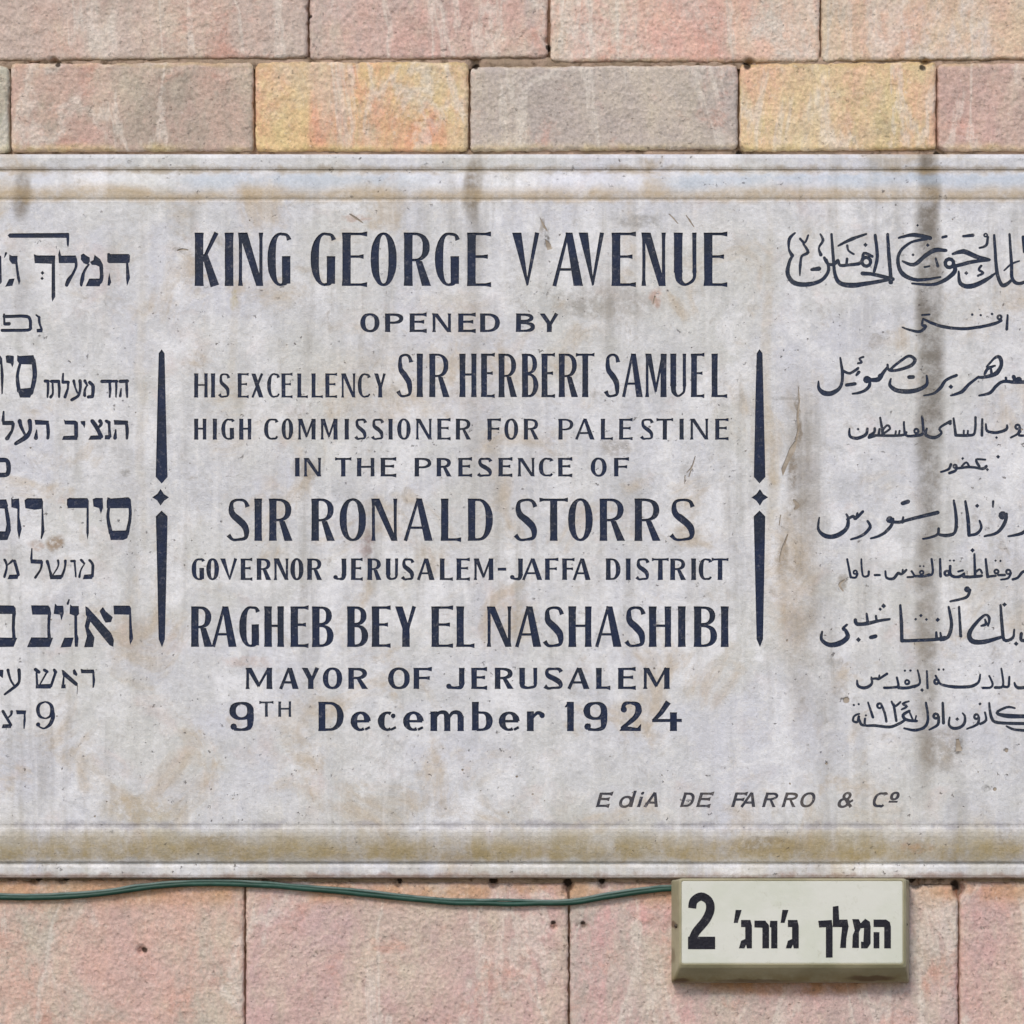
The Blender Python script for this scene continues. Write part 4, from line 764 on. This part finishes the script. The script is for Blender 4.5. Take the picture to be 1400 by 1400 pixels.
print_letter(S([(232, 216), (240, 180), (276, 160), (312, 182), (318, 225), (295, 275), (250, 330), (232, 372)], [38, 40, 40, 40, 42, 42, 40, 38]) + [[(212, 352), (342, 352), (342, 412), (212, 412)]], 'number')
print_letter([[(1100, 270), (1160, 270), (1178, 282), (1183, 306), (1100, 306)], [(1151, 300), (1183, 300), (1183, 408), (1151, 408)], [(1100, 330), (1128, 330), (1128, 408), (1100, 408)]])
print_letter([[(998, 268), (1030, 268), (1044, 300), (1030, 330), (1030, 406), (998, 406), (1000, 345), (1010, 322)], [(1036, 290), (1060, 266), (1082, 280), (1086, 306), (1040, 312)], [(1055, 300), (1086, 300), (1086, 385), (1070, 408), (1050, 400)], [(1040, 376), (1070, 376), (1070, 408), (1040, 408)]])
print_letter([[(905, 208), (932, 204), (936, 275), (905, 300)], [(905, 270), (975, 270), (981, 306), (905, 306)], [(950, 300), (981, 300), (970, 360), (968, 406), (940, 406), (944, 360)]])
print_letter([[(835, 276), (900, 272), (904, 306), (840, 308)], [(872, 300), (904, 300), (904, 452), (872, 452)]])
for dx in (0, -224):
    print_letter([[(690 + dx, 272), (735 + dx, 272), (742 + dx, 300), (742 + dx, 408), (718 + dx, 408), (710 + dx, 370), (710 + dx, 306), (690 + dx, 306)], [(690 + dx, 372), (716 + dx, 360), (716 + dx, 385), (706 + dx, 408), (680 + dx, 408)]])
    print_letter([[(664 + dx, 224), (693 + dx, 224), (674 + dx, 286), (655 + dx, 286)]], 'geresh_mark')
print_letter([[(605, 276), (640, 276), (640, 408), (610, 408), (610, 308), (603, 306)]])
print_letter([[(530, 275), (582, 275), (600, 298), (600, 310), (530, 308)], [(568, 300), (600, 300), (600, 408), (568, 408)]])
SCREW = mat_plain('rusty_screw', (70, 60, 50), (40, 34, 30), .5)
def screw(px, py, dep, r, parent):
    vs = [W(px, py, dep + .0016)]; n = 12
    for rr, dd in ((r * .55, .0014), (r, .0002), (r, -.002)):
        for k in range(n): a = 2 * math.pi * k / n; vs.append(W(px + rr * math.cos(a), py + rr * math.sin(a), dep + dd))
    fs = [(0, 1 + k, 1 + (k + 1) % n) for k in range(n)]
    for q in range(2):
        for k in range(n): fs.append((1 + q * n + k, 1 + (q + 1) * n + k, 1 + (q + 1) * n + (k + 1) % n, 1 + q * n + (k + 1) % n))
    mesh('screw', vs, fs, SCREW, parent, smooth=True)
screw(1238.5, 1264, .0400, 2.6, sign); screw(924.5, 1266, .0400, 2.8, sign)

# ------------------------------------------------------------------ the cable
cpts = [(-560, 1222), (-420, 1218), (-260, 1228), (-120, 1222), (0, 1226), (70, 1226), (140, 1221), (200, 1212.5), (270, 1207.5), (350, 1209), (450, 1217), (550, 1227), (620, 1233), (700, 1234.5), (780, 1233), (830, 1225.5), (880, 1218), (925, 1214), (990, 1214)]
cp, _ = cat(cpts, [1] * len(cpts), 10)
CAB = mat_plain('green_cable_sheath', (26, 62, 50), (40, 78, 66), .5, 30); CAB2 = mat_plain('grey_green_cable_sheath', (104, 122, 116), (74, 98, 90), .55, 30)
cable = root('cable', 'thin two stranded green cable drooping along the wall under the plaque to the sign', 'cable', W(0, 1226, .006))
def strand(rr, off, mat, ph):
    vs, fs = [], []; n = 12
    for i, (x, y) in enumerate(cp):
        a = cp[max(0, i - 1)]; b_ = cp[min(len(cp) - 1, i + 1)]; l = math.hypot(b_[0] - a[0], b_[1] - a[1])
        nx, ny = -(b_[1] - a[1]) / l, (b_[0] - a[0]) / l
        o_ = off + (1.6 * noise.noise(Vector((x / 90, ph, 0))) + .5 * noise.noise(Vector((x / 24, ph, 3))) if ph else .7 * noise.noise(Vector((x / 40, 5, 3))))
        for k in range(n):
            t = 2 * math.pi * k / n; q = rr * math.cos(t) + o_; vs.append(W(x + nx * q, y + ny * q, .0064 + rr * .001 * math.sin(t) + (.0006 if ph else 0)))
        if i:
            for k in range(n): fs.append(((i - 1) * n + k, (i - 1) * n + (k + 1) % n, i * n + (k + 1) % n, i * n + k))
    fs.append(tuple(range(n))[::-1]); fs.append(tuple((len(cp) - 1) * n + k for k in range(n)))
    mesh('strand', vs, fs, mat, cable, smooth=True)
strand(3.4, 1.2, CAB, 0); strand(1.9, -3.2, CAB2, 7)

# consistent outward normals
bm = bmesh.new()
for o in C.objects:
    if o.type == 'MESH' and o.name.split('.')[0] in ('stone', 'sign_case', 'sign_panel', 'strand', 'screw', 'mortar_bed', 'moulding'):
        bm.from_mesh(o.data); bmesh.ops.recalc_face_normals(bm, faces=bm.faces); bm.to_mesh(o.data); bm.clear()
bm.free()
print('parts', len(PARTS), 'tris', sum(len(o.data.polygons) for o in C.objects if o.type == 'MESH'))
